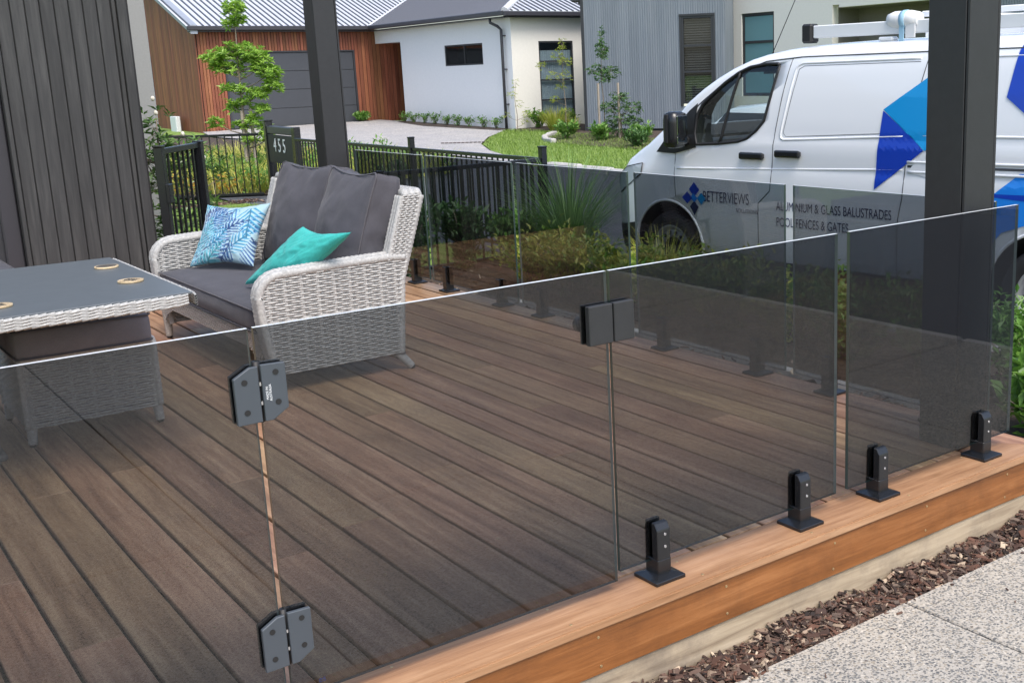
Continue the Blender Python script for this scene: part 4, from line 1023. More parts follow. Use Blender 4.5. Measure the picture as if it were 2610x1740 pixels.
# ------------------------------------------------------------ plants
def lerp0(tb_, x):
    if x <= tb_[0][0]: return tb_[0][1]
    for (a, ya), (b_, yb) in zip(tb_, tb_[1:]):
        if x <= b_: return ya + (yb - ya) * (x - a) / (b_ - a)
    return tb_[-1][1]
class Leaves:
    def __init__(s): s.v, s.f = [], []
    def leaf(s, p, d, up, l, w, fold=.25):
        d = d.normalized(); sd_ = d.cross(up)
        if sd_.length < 1e-3: sd_ = Vector((1, 0, 0))
        sd_.normalize(); n = sd_.cross(d).normalized(); k = len(s.v)
        s.v += [p, p + d * l * .45 + sd_ * w * .5 + n * w * fold, p + d * l - n * l * .12, p + d * l * .45 - sd_ * w * .5 + n * w * fold]
        s.f += [(k, k + 1, k + 2), (k, k + 2, k + 3)]
    def blade(s, p, d, l, w, droop, seg=4):
        """arching grass blade"""
        h = Vector((d.x, d.y, 0)); h = h.normalized() if h.length > 1e-4 else Vector((1, 0, 0)); sd_ = Vector((-h.y, h.x, 0)); k = len(s.v); q = p.copy(); dd = d.normalized()
        for i in range(seg + 1):
            ww = w * (1 - i / seg) ** .6 * .5 + .0004
            s.v += [q + sd_ * ww, q - sd_ * ww]; q = q + dd * (l / seg); dd = (dd + (h * .6 + Vector((0, 0, -1))) * droop / seg).normalized()
        for i in range(seg): a = k + 2 * i; s.f.append((a, a + 1, a + 3, a + 2))
    def build(s, name, mat, parent=None, **k):
        me = bpy.data.meshes.new(name); me.from_pydata([tuple(v) for v in s.v], [], s.f); me.materials.append(mat); return link(name, me, parent, **k)
def rv(): 
    while True:
        v = Vector((random.uniform(-1, 1), random.uniform(-1, 1), random.uniform(-1, 1)))
        if .05 < v.length < 1: return v
def tree(name, label, base, H, blobs, lsz, mats='lime', r0=.03, group=None, whorl=6, cat='tree', bark='bark', per=1.0, trunk_pts=None, fill=.35):
    """blobs: (dx,dy,z,rx,rz,n) ; leaves in whorls at twig tips"""
    t_ = thing(name, label, cat, base, 0, group)
    bm = B(); tp = trunk_pts or [(0, 0, -.1), (.02, .0, H * .3), (-.02, .02, H * .6), (.01, 0, H * .95)]
    tube(bm, resample(tp, .12), [r0 * (1 - .75 * i / (len(resample(tp, .12)) - 1)) for i in range(len(resample(tp, .12)))], 7)
    lv = Leaves(); tpv = [Vector(p) for p in tp]
    for (dx, dy, z, rx, rz, n) in blobs:
        c = Vector((dx, dy, z)); att = min(tpv, key=lambda p: abs(p.z - (z - rz * .6 - .12 * (abs(dx) + abs(dy)))))
        att = Vector((att.x, att.y, max(.1, min(H * .9, z - rz * .5 - .35 * sqrt(dx * dx + dy * dy)))))
        tube(bm, [att, att.lerp(c, .5) + Vector((0, 0, -.03)), c], [r0 * .45, r0 * .32, r0 * .18], 5)
        for _ in range(int(n * per)):
            d = rv(); d = d.normalized() * (fill + (1 - fill) * random.random() ** .6)
            p = c + Vector((d.x * rx, d.y * rx, d.z * rz))
            if random.random() < .4: tube(bm, [c.lerp(p, .1), c.lerp(p, .6) + Vector((0, 0, -.01)), p], [r0 * .14, r0 * .1, r0 * .05], 4, cap=False)
            ax = (d * .7 + Vector((0, 0, .9))).normalized()
            for k in range(whorl):
                a = k * 2.4 + random.random(); s1 = ax.cross(Vector((.3, .8, .1))).normalized(); s2 = ax.cross(s1)
                dd = (s1 * cos(a) + s2 * sin(a)) * random.uniform(.6, 1) + ax * random.uniform(.15, .8)
                lv.leaf(p + ax * random.uniform(-.02, .02), dd, ax, lsz * random.uniform(.7, 1.25), lsz * random.uniform(.3, .42))
    fin('trunk', bm, M[bark], t_); lv.build('crown', M[mats], t_)
    return t_
def tuft(name, label, base, n, l, w, mat, spread=.5, r=.1, droop=.8, group=None, cat='grass tuft', extra=None):
    lv = Leaves()
    for _ in range(n):
        a = random.uniform(0, 2 * pi); q = random.random() ** .5 * r; s_ = random.random() ** .8 * spread
        lv.blade(Vector((q * cos(a), q * sin(a), 0)), Vector((cos(a) * s_, sin(a) * s_, 1)), l * random.uniform(.55, 1.1), w, droop * random.uniform(.4, 1.3), 5)
    o = lv.build(name, M[mat]); o.location = base; o['label'] = label; o['category'] = cat
    if group: o['group'] = group
    return o
def shrub(name, label, base, rx, h, n, lsz, mat, group=None, cat='shrub', stems=7, stuff=False):
    t_ = thing(name, label, cat, base, 0, group); bm = B(); lv = Leaves()
    for i in range(stems):
        a = 2 * pi * i / stems + random.random(); e = Vector((cos(a) * rx * random.uniform(.3, .9), sin(a) * rx * random.uniform(.3, .9), h * random.uniform(.6, 1)))
        mid_ = e * .5 + Vector((0, 0, h * .12)); tube(bm, [(0, 0, -.05), mid_, e], [.008, .006, .003], 4)
        for _ in range(n // stems):
            q = random.random() ** .6; p = (Vector((0, 0, 0)).lerp(mid_, q * 2) if q < .5 else mid_.lerp(e, q * 2 - 1)) + rv() * rx * .32
            p.z = max(.02, p.z); dd = rv(); dd.z = abs(dd.z) + .2
            lv.leaf(p, dd, Vector((0, 0, 1)), lsz * random.uniform(.7, 1.3), lsz * random.uniform(.4, .6))
    fin('stems', bm, M['bark'], t_); lv.build('foliage', M[mat], t_); return t_
def G3(x, y, dz=0): return (x, y, gz(x, y) + dz)
# bright young tree beyond the fence
T0 = (5.84, 19.6)
def bl(px, z, r, n, rz=None, dy=0): return (px * .81 + dy * .6, -px * .59 + dy * .8, z, r, rz or r * .8, n)
yt = tree('young_tree', 'bright green young tree with glossy leaf whorls beyond the fence, tied to a stake', G3(*T0), 3.2,
     [bl(.0, 3.05, .17, 14, .20), bl(-.10, 2.80, .13, 7), bl(.10, 2.85, .14, 8), bl(.10, 3.12, .12, 7),
      bl(-.42, 2.18, .26, 20, .16), bl(-.12, 2.28, .26, 22, .17), bl(.20, 2.26, .26, 24, .18), bl(.44, 2.14, .20, 16, .16), bl(-.30, 1.98, .22, 14, .13),
      bl(.56, 1.86, .22, 18, .16), bl(.62, 1.66, .20, 18, .15), bl(.38, 1.98, .2, 10, .14), bl(-.05, 1.95, .22, 10, .15), bl(-.22, 1.62, .14, 7), bl(.34, 1.50, .18, 12, .12), bl(.1, 1.6, .2, 7, .12),
      bl(-.16, 1.28, .15, 9), bl(.32, 1.22, .16, 9, .12), bl(.06, 1.36, .14, 6), bl(-.55, .98, .14, 7, .1), bl(.18, 1.0, .16, 10, .12), bl(.36, .82, .17, 12, .12), bl(-.12, .90, .14, 7, .1), bl(.10, .66, .16, 9, .1), bl(.44, .68, .13, 6, .08)],
     .108, 'lime', .034, whorl=8, trunk_pts=[(0, 0, -.1), (.02, -.01, .6), (-.01, .01, 1.3), (0, 0, 2.0), (.02, 0, 2.9)], per=2.2, fill=.3)
bm = B(); box(bm, .10, .15, -.07, -.02, -.1, 1.25); fin('stake', bm, M['stake'], yt)
bm = B(); box(bm, -.06, -.02, -.02, .02, -.1, 1.2); fin('stake', bm, M['stake'], yt)
# camellia
cm = tree('camellia_shrub', 'tall dark glossy shrub with small pale buds behind the open gate', G3(1.02, 7.78), 1.65,
     [(-.28, .2, 1.40, .12, .2, 12), (-.1, .05, 1.2, .3, .3, 40), (0, 0, 1.45, .14, .24, 14), (-.22, .12, 1.12, .17, .25, 16), (.22, -.1, 1.2, .17, .24, 16), (.36, -.25, 1.02, .15, .2, 12), (-.30, .24, .92, .16, .2, 12), (0, 0, 1.0, .25, .22, 22), (.1, -.1, .66, .32, .22, 26), (-.15, .1, .55, .32, .22, 26), (.05, 0, .32, .3, .18, 20), (.30, -.2, .62, .2, .2, 12)],
     .075, 'camel', .018, whorl=6, cat='shrub', fill=.2, per=1.6)
for (x, y, z) in ((0, 0, 1.72), (.02, .03, 1.60), (.18, -.1, 1.42), (-.2, .12, 1.3), (.3, -.2, 1.22), (.05, 0, 1.35)):
    bm = B(); bmesh.ops.create_icosphere(bm, subdivisions=2, radius=.017, matrix=Matrix.Translation((x, y, z)) @ Matrix.Diagonal((1, 1, 1.3, 1))); fin('flower_bud', bm, M['bud'], cm, smooth=True)
# trees in front of the far houses
tree('slender_sapling', 'thin yellow green sapling against the corner of the white wall', G3(15.0, 24.6), 1.35, [(.0, 0, 1.25, .08, .16, 8), (-.05, .08, .95, .12, .12, 12), (.05, -.05, .72, .12, .1, 8), (.22, -.2, .45, .15, .14, 16), (-.18, .22, .42, .12, .12, 9), (.16, -.16, .2, .12, .08, 7)], .075, 'yel', .012, whorl=3)
tree('slender_tree', 'tall thin yellow green tree in front of the tall curtained window', G3(15.35, 22.75), 2.4, [(.0, .0, 2.25, .10, .20, 16), (-.08, .1, 1.95, .18, .16, 20), (.05, -.05, 1.80, .2, .16, 20), (-.38, .4, 1.72, .16, .12, 14), (-.2, .2, 1.45, .2, .14, 16), (.06, -.04, 1.45, .16, .16, 14), (-.05, .1, 1.18, .16, .12, 12), (-.18, .2, .85, .16, .10, 12), (0, .0, .55, .14, .1, 9), (-.1, .1, .3, .12, .1, 5)], .075, 'yel', .016, whorl=4)
tree('dark_tree', 'dark green layered tree with staked stem in front of the grey cladding', G3(14.7, 20.15), 2.4, [(0, 0, 2.42, .07, .20, 14), (0, 0, 2.1, .19, .15, 30), (.02, -.02, 1.95, .17, .10, 16), (-.12, .1, 1.60, .26, .14, 34), (.15, -.12, 1.55, .26, .15, 36), (0, 0, 1.40, .22, .14, 24)], .085, 'dkg', .018, whorl=5, per=1.2)
tree('dark_shrub', 'dense dark green leafy bush with two pale stakes below the layered tree', G3(14.9, 19.75), 1.1, [(0, 0, .98, .26, .12, 30), (-.18, .16, .72, .28, .16, 40), (.2, -.2, .72, .3, .16, 40), (0, 0, .45, .36, .18, 50), (.24, -.24, .35, .28, .15, 34), (-.22, .2, .30, .28, .14, 34), (0, 0, .15, .36, .12, 34)], .085, 'dkg', .02, whorl=5, cat='shrub', per=1.2)
for sx, lb in ((-.25, 'left'), (.12, 'right')):
    bm = B(); box(bm, -.02, .02, -.02, .02, 0, 1.32); o = fin('tree_stake', bm, M['stake']); o.location = G3(14.7 + sx, 19.8 - sx * .8); o['label'] = 'pale wooden stake at the %s of the dense dark bush' % lb; o['category'] = 'stake'; o['group'] = 'stakes by the dark bush'
tuft('yellow_grass', 'round yellow green grass clump below the curtained window', G3(15.45, 23.4), 420, .70, .018, 'ygrass', .75, .14, .55)
tuft('yellow_grass', 'small pale grass clump at the corner of the grey cladding', G3(15.6, 22.75), 120, .45, .014, 'ygrass', .5, .08, .5)
names_ = ['first low sage shrub by the wood porch', 'second low sage shrub from the wood porch', 'third low sage shrub from the wood porch', 'low sage shrub left of the middle of the white wall', 'low sage shrub at the middle of the white wall', 'low sage shrub right of the middle of the white wall', 'third low sage shrub from the downpipe', 'second low sage shrub left of the downpipe', 'low sage shrub just left of the downpipe']
for i, lb in enumerate(names_):
    y = 31.3 - i * .70; shrub('low_shrub', lb + ' along the wall foot', (14.95 + random.uniform(-.06, .06), y, gz(14.9, y)), .22, .30, 130, .075, 'mid', 'low shrubs along the white wall')
for (x, y, h, lb, mt) in ((15.7, 24.6, .45, 'small leafy bush left of the curtained window foot', 'mid'), (16.5, 24.3, .40, 'small leafy bush behind the round yellow grass', 'mid'), (13.9, 20.6, .40, 'leafy strap plant at the left tip of the kerbed bed', 'mid'), (14.2, 19.6, .36, 'low leafy plant in the kerbed bed under the dark bush', 'mid'), (14.5, 18.4, .36, 'low leafy plant in the kerbed bed right of the dark bush', 'mid'), (15.2, 17.6, .40, 'low leafy plant in the kerbed bed nearest the van', 'mid'), (16.2, 18.9, .35, 'low plant against the foot of the grey cladding', 'yel'), (13.7, 17.6, .30, 'low plant at the kerb side of the bed', 'dkg'), (14.4, 33.2, .22, 'tiny bush at the foot of the cedar wall by the garage', 'mid')):
    shrub('leafy_shrub', lb, G3(x, y), .32, h, 260, .13, mt, cat='shrub')
# flowering bed behind the left fence
lv = Leaves(); fl_ = Leaves()
for _ in range(9000):
    x = random.uniform(1.5, 8.4); y = 16.3 + random.random() ** 1.4 * 8.5
    if x < 4.6 and y < 18.6 - (x - 1.2) * .6: continue
    h = .30 + .18 * noise.noise(Vector((x * 1.1, y * 1.1, 4))) + (.1 if y < 18.5 else 0); a = random.uniform(0, 6.28)
    if h < .18: continue
    lv.blade(Vector((x, y, gz(x, y))), Vector((cos(a) * .5, sin(a) * .5, 1)), h * random.uniform(.8, 1.6), .016, .8, 3)
lv.build('bed_plants', M['ygrass'], None, kind='stuff', label='yellow green grassy planting behind the left black fence', category='planting')
lv = Leaves()
for _ in range(7000):
    x = random.uniform(4.6, 8.6); y = 16.3 + random.random() * 4.5; k = noise.noise(Vector((x * 1.3, y * 1.3, 9)))
    if k < -.05: continue
    d = rv(); d.z = abs(d.z) + .3
    lv.leaf(Vector((x, y, gz(x, y) + random.random() * (.25 + .5 * k))), d, Vector((0, 0, 1)), .11, .04)
lv.build('bed_foliage', M['mid'], None, kind='stuff', label='leafy green perennials mixed into the bed behind the letterbox fence', category='planting')
for _ in range(260):
    x = random.uniform(3.2, 5.0); y = 16.9 - (x - 4.2) * .5 + random.uniform(0, .6); fl_.leaf(Vector((x, y, gz(x, y) + random.uniform(.05, .3))), rv(), Vector((0, 0, 1)), .07, .05)
fl_.build('flowers', M['flower'], None, kind='stuff', label='low orange and yellow flowers along the foot of the left fence', category='flowers')
lv = Leaves()
for _ in range(26000):
    x = random.uniform(1.2, 4.35); y = 7.5 + random.random() * 7.7; a = random.uniform(0, 6.28)
    lv.blade(Vector((x, y, gz(x, y) - .02)), Vector((cos(a) * .5, sin(a) * .5, 1)), random.uniform(.03, .06), .006, .6, 1)
for _ in range(42000):
    x = random.uniform(10.4, 15.2); y = random.uniform(12.5, 24.8)
    if x < lerp0([(13, 10.45), (16.2, 10.42), (17.9, 10.78), (19.9, 11.40), (21.6, 12.2), (23.3, 13.4), (24.6, 14.6)], y): continue
    a = random.uniform(0, 6.28); lv.blade(Vector((x, y, gz(x, y) - .005)), Vector((cos(a) * .5, sin(a) * .5, 1)), random.uniform(.05, .09), .012, .6, 1)
lv.build('lawn_grass', M['blade'], None, kind='stuff', label='short bright lawn grass inside the fence and across the road', category='grass')
o = chips('gravel_strip', [(2.0, 4.6, 15.45, 15.9, -.42)], 1500, .03, .07); o['label'] = 'narrow stone strip between the lawn and the left fence'; o['category'] = 'gravel'

# side garden behind the rear glass
tuft('tussock_grass', 'large arching tussock grass seen through the rear glass by the fence corner', (4.15, 6.28, -.33), 620, 1.12, .010, 'ggrass', .65, .10, 1.0)
tuft('tussock_grass', 'small tussock grass beside the front bumper of the van', (3.75, 5.3, -.33), 160, .5, .008, 'ggrass', .8, .08, 1.0)
tuft('tussock_grass', 'soft bright grass clump hiding the front wheel of the van', (3.85, 4.55, -.33), 420, .55, .008, 'ygrass', .8, .16, .9)
tuft('tussock_grass', 'soft green grass clump below the balustrades lettering on the van', (3.80, 3.75, -.33), 320, .45, .008, 'ggrass', .8, .16, .9)
for (x, y, h, r, lb, mt) in ((3.3, 6.75, .62, .34, 'leafy green shrub at the fence foot, middle of the rear glass', 'dkg'), (2.75, 6.7, .62, .32, 'leafy green shrub at the fence foot nearest the left post', 'dkg'), (3.85, 6.75, .50, .30, 'leafy green shrub at the fence corner post', 'mid'), (2.3, 6.3, .4, .26, 'small green shrub right behind the sofa back and rear glass', 'mid'), (4.9, 11.6, .75, .3, 'dark upright shrub beyond the long fence', 'dkg')):
    shrub('leafy_shrub', lb, (x, y, -.34 if y < 7 else gz(x, y)), r, h, 700, .085, mt, cat='shrub', stems=12)
k = 0
hl = ['hedge plant nearest the left post', 'hedge plant beside the second rear spigot', 'hedge plant left of the latch', 'hedge plant seen behind the latch', 'hedge plant in front of the van front wheel', 'hedge plant before the balustrades lettering', 'hedge plant left of the open gap', 'hedge plant seen through the open gap', 'hedge plant behind the corner panel', 'hedge plant at the right deck corner']
for i, lb in enumerate(hl):
    y = 5.5 - i * .58
    shrub('hedge_plant', 'low ' + lb + ', mixed green and russet leaves', (3.25 + random.uniform(-.1, .1), y, -.33), .40, .46, 1300, .055, 'hedgel' if i < 6 else 'mid', 'low hedge plants beside the deck', stems=14)
for (x, y, lb) in ((3.12, .62, 'bright strappy plant at the right edge of the photo, upper one'), (2.72, .38, 'bright leafy plant at the right edge beside the deck corner'), (3.35, -.05, 'bright leafy plant at the far right edge beyond the deck corner')):
    shrub('leafy_plant', lb, (x, y, -.32), .26, .36, 500, .10, 'mid', cat='plant', stems=12)
bm = B()
for _ in range(16):
    a = rv(); tube(bm, [Vector((2.30, 4.05, -.27)) + rv() * .05, Vector((2.32, 4.0, -.24)) + rv() * .06, Vector((2.34, 3.95, -.27)) + rv() * .05], .008, 4)
o = fin('blue_scrap', bm, M['bluetape']); o['label'] = 'crumpled blue plastic scrap on the mulch beyond the rear deck edge'; o['category'] = 'scrap'

# ------------------------------------------------------------ white van (local x forward, y to its left, z up)
van = thing('parked_van', 'white panel van with blue angular graphics parked beyond the deck', 'van', (4.529 + .997 * .985, 1.566 + .081 * .985, -.42), radians(94.66))
YL = [(.20, .90), (.28, .945), (.42, .975), (.60, .985), (.85, .985), (1.03, .982), (1.075, .972), (1.10, .974), (1.25, .977), (1.31, .962), (1.36, .960), (1.60, .925), (1.80, .880), (1.88, .852), (1.905, .835), (1.93, .80), (1.99, .70), (2.1, .5)]
def lerp(tb_, x):
    if x <= tb_[0][0]: return tb_[0][1]
    for (a, ya), (b_, yb) in zip(tb_, tb_[1:]):
        if x <= b_: return ya + (yb - ya) * (x - a) / (b_ - a)
    return tb_[-1][1]
ZT = [(-1.06, 1.86), (-1.03, 1.95), (-.95, 1.985), (0, 2.0), (1.5, 2.0), (2.1, 1.985), (2.4, 1.955), (2.65, 1.90), (2.85, 1.82), (3.05, 1.71), (3.25, 1.58), (3.45, 1.44), (3.62, 1.32), (3.72, 1.26), (3.85, 1.20), (4.0, 1.13), (4.1, 1.06), (4.18, .97), (4.24, .87), (4.29, .72), (4.31, .62)]
PF = [(-1.06, .90), (-1.03, .96), (-.98, .985), (-.85, 1), (3.45, 1), (3.65, .992), (3.85, .968), (4.0, .93), (4.1, .885), (4.18, .83), (4.24, .75), (4.28, .64), (4.31, .50)]
def Ys(s, z): return lerp(YL, z) * lerp(PF, s)
SS = sorted(set([-1.06, -1.045, -1.03, -1.0, -.95, -.85] + [round(-.7 + .15 * i, 3) for i in range(28)] + [3.45, 3.55, 3.62, 3.68, 3.72, 3.78, 3.85, 3.92, 4.0, 4.05, 4.1, 4.14, 4.18, 4.21, 4.24, 4.265, 4.28, 4.295, 4.31]))
LV = [.20, .24, .28, .35, .42, .5, .6, .72, .85, .95, 1.03, 1.055, 1.075, 1.10, 1.17, 1.25, 1.28, 1.31, 1.36, 1.45, 1.55, 1.65, 1.74, 1.80, 1.85, 1.88, 1.905]
bm = B(); sec = []
for s in SS:
    zt = lerp(ZT, s); ze = zt - .085; kf = (ze - .20) / 1.705; pts = []
    for lv_ in LV:
        z = .20 + (lv_ - .20) * kf
        if kf > .985: z = lv_ * 1.0 if kf == 1 else .20 + (lv_ - .20) * kf
        y = Ys(s, z)
        if s > 3.3 and z > ze - .25: y *= 1 - .05 * ((z - ze + .25) / .25) ** 2
        pts.append((y, z))
    ye = pts[-1][0]
    for fy, dz_ in ((.985, .022), (.955, .042), (.90, .057), (.80, .069), (.6, .079), (.3, .085), (0, .087)): pts.append((ye * fy, ze + dz_))
    full = [(y, z) for y, z in pts] + [(-y, z) for y, z in pts[:-1][::-1]]
    full = [(.55, .20 if s < 4.2 else .22)] + full + [(-.55, .20 if s < 4.2 else .22)]
    sec.append([bm.verts.new((s, y, z)) for y, z in full])
for a, b_ in zip(sec, sec[1:]):
    n = len(a)
    for i in range(n):
        f = bm.faces.new((a[i], a[(i + 1) % n], b_[(i + 1) % n], b_[i])); f.smooth = True
bm.faces.new(sec[0][::-1]); bm.faces.new(sec[-1])
bmesh.ops.recalc_face_normals(bm, faces=bm.faces)
body = fin('body', bm, [M['van'], M['dark']], van)
WIN = [(2.262, 1.83), (2.285, 1.845), (2.401, 1.845), (2.554, 1.826), (2.664, 1.786), (2.793, 1.715), (2.918, 1.628), (3.02, 1.545), (3.071, 1.46), (3.086, 1.32), (3.055, 1.232), (2.805, 1.247), (2.60, 1.266), (2.517, 1.291), (2.423, 1.355), (2.354, 1.425), (2.307, 1.612)]
cutters = []
def cutter(bm_):
    bmesh.ops.recalc_face_normals(bm_, faces=bm_.faces)
    me = bpy.data.meshes.new('cut'); bm_.to_mesh(me); bm_.free(); me.materials.append(M['dark']); me.materials.append(M['dark']); me.polygons.foreach_set('material_index', [1] * len(me.polygons))
    o = bpy.data.objects.new('cut', me); COL.objects.link(o); o.matrix_world = van.matrix_world; o.location = van.location; o.rotation_euler = van.rotation_euler; cutters.append(o); return o
AR = .405
for sx in (0, 3.40):
    bm = B(); tube(bm, [(sx, -1.3, .36), (sx, -.60, .36)], AR, 40); cutter(bm)
    bm = B(); tube(bm, [(sx, .60, .36), (sx, 1.3, .36)], AR, 40); cutter(bm)
bm = B(); prism(bm, WIN, .60, 1.3, ax='y'); cutter(bm)
bm = B(); prism(bm, WIN, -1.3, -.60, ax='y'); cutter(bm)
bm = B(); prism(bm, [(2.12, 1.02), (2.12, 1.87), (2.40, 1.84), (2.66, 1.77), (2.69, 2.15), (3.9, 2.15), (3.62, 1.37), (3.40, 1.27), (3.40, 1.02)], -.775, .775, ax='y'); cutter(bm)
for o in cutters:
    md = body.modifiers.new('b', 'BOOLEAN'); md.operation = 'DIFFERENCE'; md.solver = 'FAST'; md.object = o
bpy.context.view_layer.update()
dg = bpy.context.evaluated_depsgraph_get()
me = bpy.data.meshes.new_from_object(body.evaluated_get(dg)); body.modifiers.clear(); body.data = me
for o in cutters: bpy.data.objects.remove(o)
def onside(bm, poly2, off, mi=0, side=1, thick=.0015, sub=True):
    """flat print / trim that follows the curved side"""
    f = bm.faces.new([bm.verts.new((p[0], 0, p[1])) for p in poly2]); f.material_index = mi
    nf = [f]
    if sub:
        r_ = bmesh.ops.triangulate(bm, faces=[f]); 
        for _ in range(6):
            es = {e for ff in r_['faces'] if ff.is_valid for e in ff.edges} if _ == 0 else {e for e in bm.edges if not e.is_wire and any(ff.material_index == mi for ff in e.link_faces)}
            es = [e for e in es if e.calc_length() > .055]
            if es: bmesh.ops.subdivide_edges(bm, edges=es, cuts=1)
            bmesh.ops.triangulate(bm, faces=[ff for ff in bm.faces if len(ff.verts) > 3])
def settle(bm, off, side=1):
    for v in bm.verts:
        v.co.y = side * (Ys(v.co.x, v.co.z) + off)
def decal(name, poly2, mat, off=.006, **k):
    bm = B(); onside(bm, poly2, off); settle(bm, off); bmesh.ops.recalc_face_normals(bm, faces=bm.faces)
    return fin(name, bm, M[mat], van, **k)
def line(name, pts, mat, r=.004, off=.0, parent=None, side=1, n=6):
    pts = resample([(p[0], 0, p[1]) for p in pts], .06); bm = B()
    tube(bm, [(p.x, side * (Ys(p.x, p.z) + off), p.z) for p in pts], r, n); return fin(name, bm, M[mat], parent or van)
# seams
line('door_seam', [(2.146, 1.885), (2.19, 1.644), (2.239, 1.309), (2.262, 1.0), (2.274, .90), (2.391, .80), (2.394, .30)], 'seam', .0035)
line('door_seam', [(3.30, 1.19), (3.315, .99), (3.30, .80)], 'seam', .003)
line('sliding_door_seam', [(.955, 1.885), (.989, 1.70), (1.036, 1.345), (1.06, 1.12), (1.075, .916), (1.105, .77), (1.12, .30)], 'seam', .0035)
line('roof_gutter', [(-1.0, 1.893), (.85, 1.893), (2.06, 1.888), (2.40, 1.845 + .02), (2.62, 1.80), (2.84, 1.69), (3.03, 1.565), (3.2, 1.44)], 'seam', .0045, .002)
line('side_rail', [(1.04, 1.135), (-1.0, 1.155)], 'seam', .017, -.012); line('side_rail', [(1.04, 1.165), (-1.0, 1.185)], 'van', .010, .002)
line('side_rail', [(1.04, 1.098), (-1.0, 1.115)], 'van', .010, .002)
prs = [(2.105, 1.81), (2.05, 1.835), (1.6, 1.84), (1.02, 1.845)]
line('pressed_panel', [(1.02, 1.850), (2.04, 1.842), (2.085, 1.822), (2.098, 1.79), (2.182, 1.33), (2.178, 1.30), (2.150, 1.288), (1.75, 1.305), (1.09, 1.335)], 'van', .011, -.003)
line('pressed_panel', [(1.02, 1.828), (2.02, 1.822), (2.065, 1.80), (2.155, 1.34), (2.13, 1.312), (1.09, 1.357)], 'seam', .0022, .0)
line('pressed_panel', [(.90, 1.845), (-.95, 1.85), (-.98, 1.80), (-.90, 1.36), (-.85, 1.35), (.93, 1.34)], 'van', .010, -.003)
line('body_crease', [(3.28, 1.035), (2.28, 1.065), (1.08, 1.11)], 'van', .010, -.004)
# window: surround, glass, divider
cx, cz = 2.72, 1.52
ring = WIN + [WIN[0]]
line('window_seal', [(p[0], p[1]) for p in ring], 'blackm', .013, .0)
bm = B(); wi = [(cx + (x - cx) * .99, cz + (z - cz) * .99) for x, z in WIN]; onside(bm, wi, 0); settle(bm, -.006); fin('side_window', bm, M['vanglass'], van)
bm = B(); onside(bm, wi, 0); settle(bm, -.006, -1); fin('side_window', bm, M['vanglass'], van)
line('window_seal', ring, 'blackm', .013, .0, side=-1)
line('window_divider', [(2.648, 1.80), (2.801, 1.25)], 'blackm', .012, .0)
decal('mirror_base', [(3.06, 1.56), (3.15, 1.50), (3.34, 1.33), (3.52, 1.16), (3.30, 1.155), (3.05, 1.21), (3.09, 1.30), (3.085, 1.46)], 'blackm', .012)
0 and line('mirror_base_edge', [(3.09, 1.57), (3.32, 1.36), (3.52, 1.165), (3.08, 1.205), (3.10, 1.34), (3.08, 1.53)], 'blackm', .018, .0)
mir = link('wing_mirror', None, van, (3.15, 1.12, 1.355), (0, 0, radians(8)))
bm = softbox(.070, .095, .145, .045, (.012, .0, .0), 8); fin('mirror_housing', bm, M['black'], mir, smooth=True)
bm = B(); box(bm, -.074, -.069, -.065, .065, -.04, .11, bev=.002); box(bm, -.074, -.069, -.065, .065, -.11, -.055, bev=.002); fin('mirror_glass', bm, M['mirr'], mir)
bm = B(); box(bm, -.04, .04, -.22, -.09, -.13, -.06, bev=.02); fin('mirror_arm', bm, M['blackm'], mir)
bm = B()
box(bm, .0, .04, .085, .097, -.10, .125, bev=.006); fin('mirror_cap', bm, M['blackm'], mir)
# handles
for sx, z in ((2.445, 1.165), (2.085, 1.190)):
    h = link('door_handle', None, van, (sx, Ys(sx, z), z))
    bm = B(); box(bm, -.12, .12, .012, .044, -.032, .024, bev=.014, seg=2); box(bm, -.11, -.08, 0, .02, -.018, .014); box(bm, .08, .11, 0, .02, -.018, .014); fin('grip', bm, M['black'], h)
    bm = B()
    for v_ in (1,): bmesh.ops.create_uvsphere(bm, u_segments=20, v_segments=10, radius=.062, matrix=Matrix.Translation((0, -.03, 0)) @ Matrix.Diagonal((1, .55, 1.05, 1)))
    fin('grip_recess', bm, M['van'], h, smooth=True)
# windscreen, headlight, lower trim, bumper grille
bm = B(); pr = None
for s in (3.66, 3.55, 3.45, 3.35, 3.25, 3.15, 3.05, 2.95, 2.85, 2.75, 2.65):
    zt = lerp(ZT, s); row = [bm.verts.new((s, y, zt - .085 + dz_ + .006)) for y, dz_ in ((.79, .045), (.6, .072), (.3, .085), (0, .088), (-.3, .085), (-.6, .072), (-.79, .045))]
    if pr:
        for i in range(6): bm.faces.new((pr[i], row[i], row[i + 1], pr[i + 1])).smooth = True
    pr = row
fin('windscreen', bm, M['clear'], van)
for sd_ in (1, -1):
    bm = B(); onside(bm, [(3.72, 1.06), (3.95, 1.02), (4.14, .93), (4.2, .80), (4.12, .78), (3.9, .88), (3.74, .97)], 0); settle(bm, .004, sd_); bmesh.ops.recalc_face_normals(bm, faces=bm.faces); fin('headlight', bm, M['lamp'], van)
    line('headlight_rim', [(3.72, 1.06), (3.95, 1.02), (4.14, .93), (4.2, .80), (4.12, .78), (3.9, .88), (3.74, .97), (3.72, 1.06)], 'seam', .005, .002, side=sd_)
    bm = B(); onside(bm, [(.42, .36), (2.98, .36), (2.98, .22), (.42, .22)], 0); settle(bm, .006, sd_); bmesh.ops.recalc_face_normals(bm, faces=bm.faces); fin('sill_trim', bm, M['blackm'], van)
bm = B(); box(bm, 4.285, 4.318, -.42, .42, .46, .60, bev=.01); fin('bumper_grille', bm, M['blackm'], van)
decal('bumper_trim', [(3.83, .55), (4.0, .52), (4.18, .5), (4.22, .38), (4.1, .26), (3.83, .28)], 'blackm', .006)
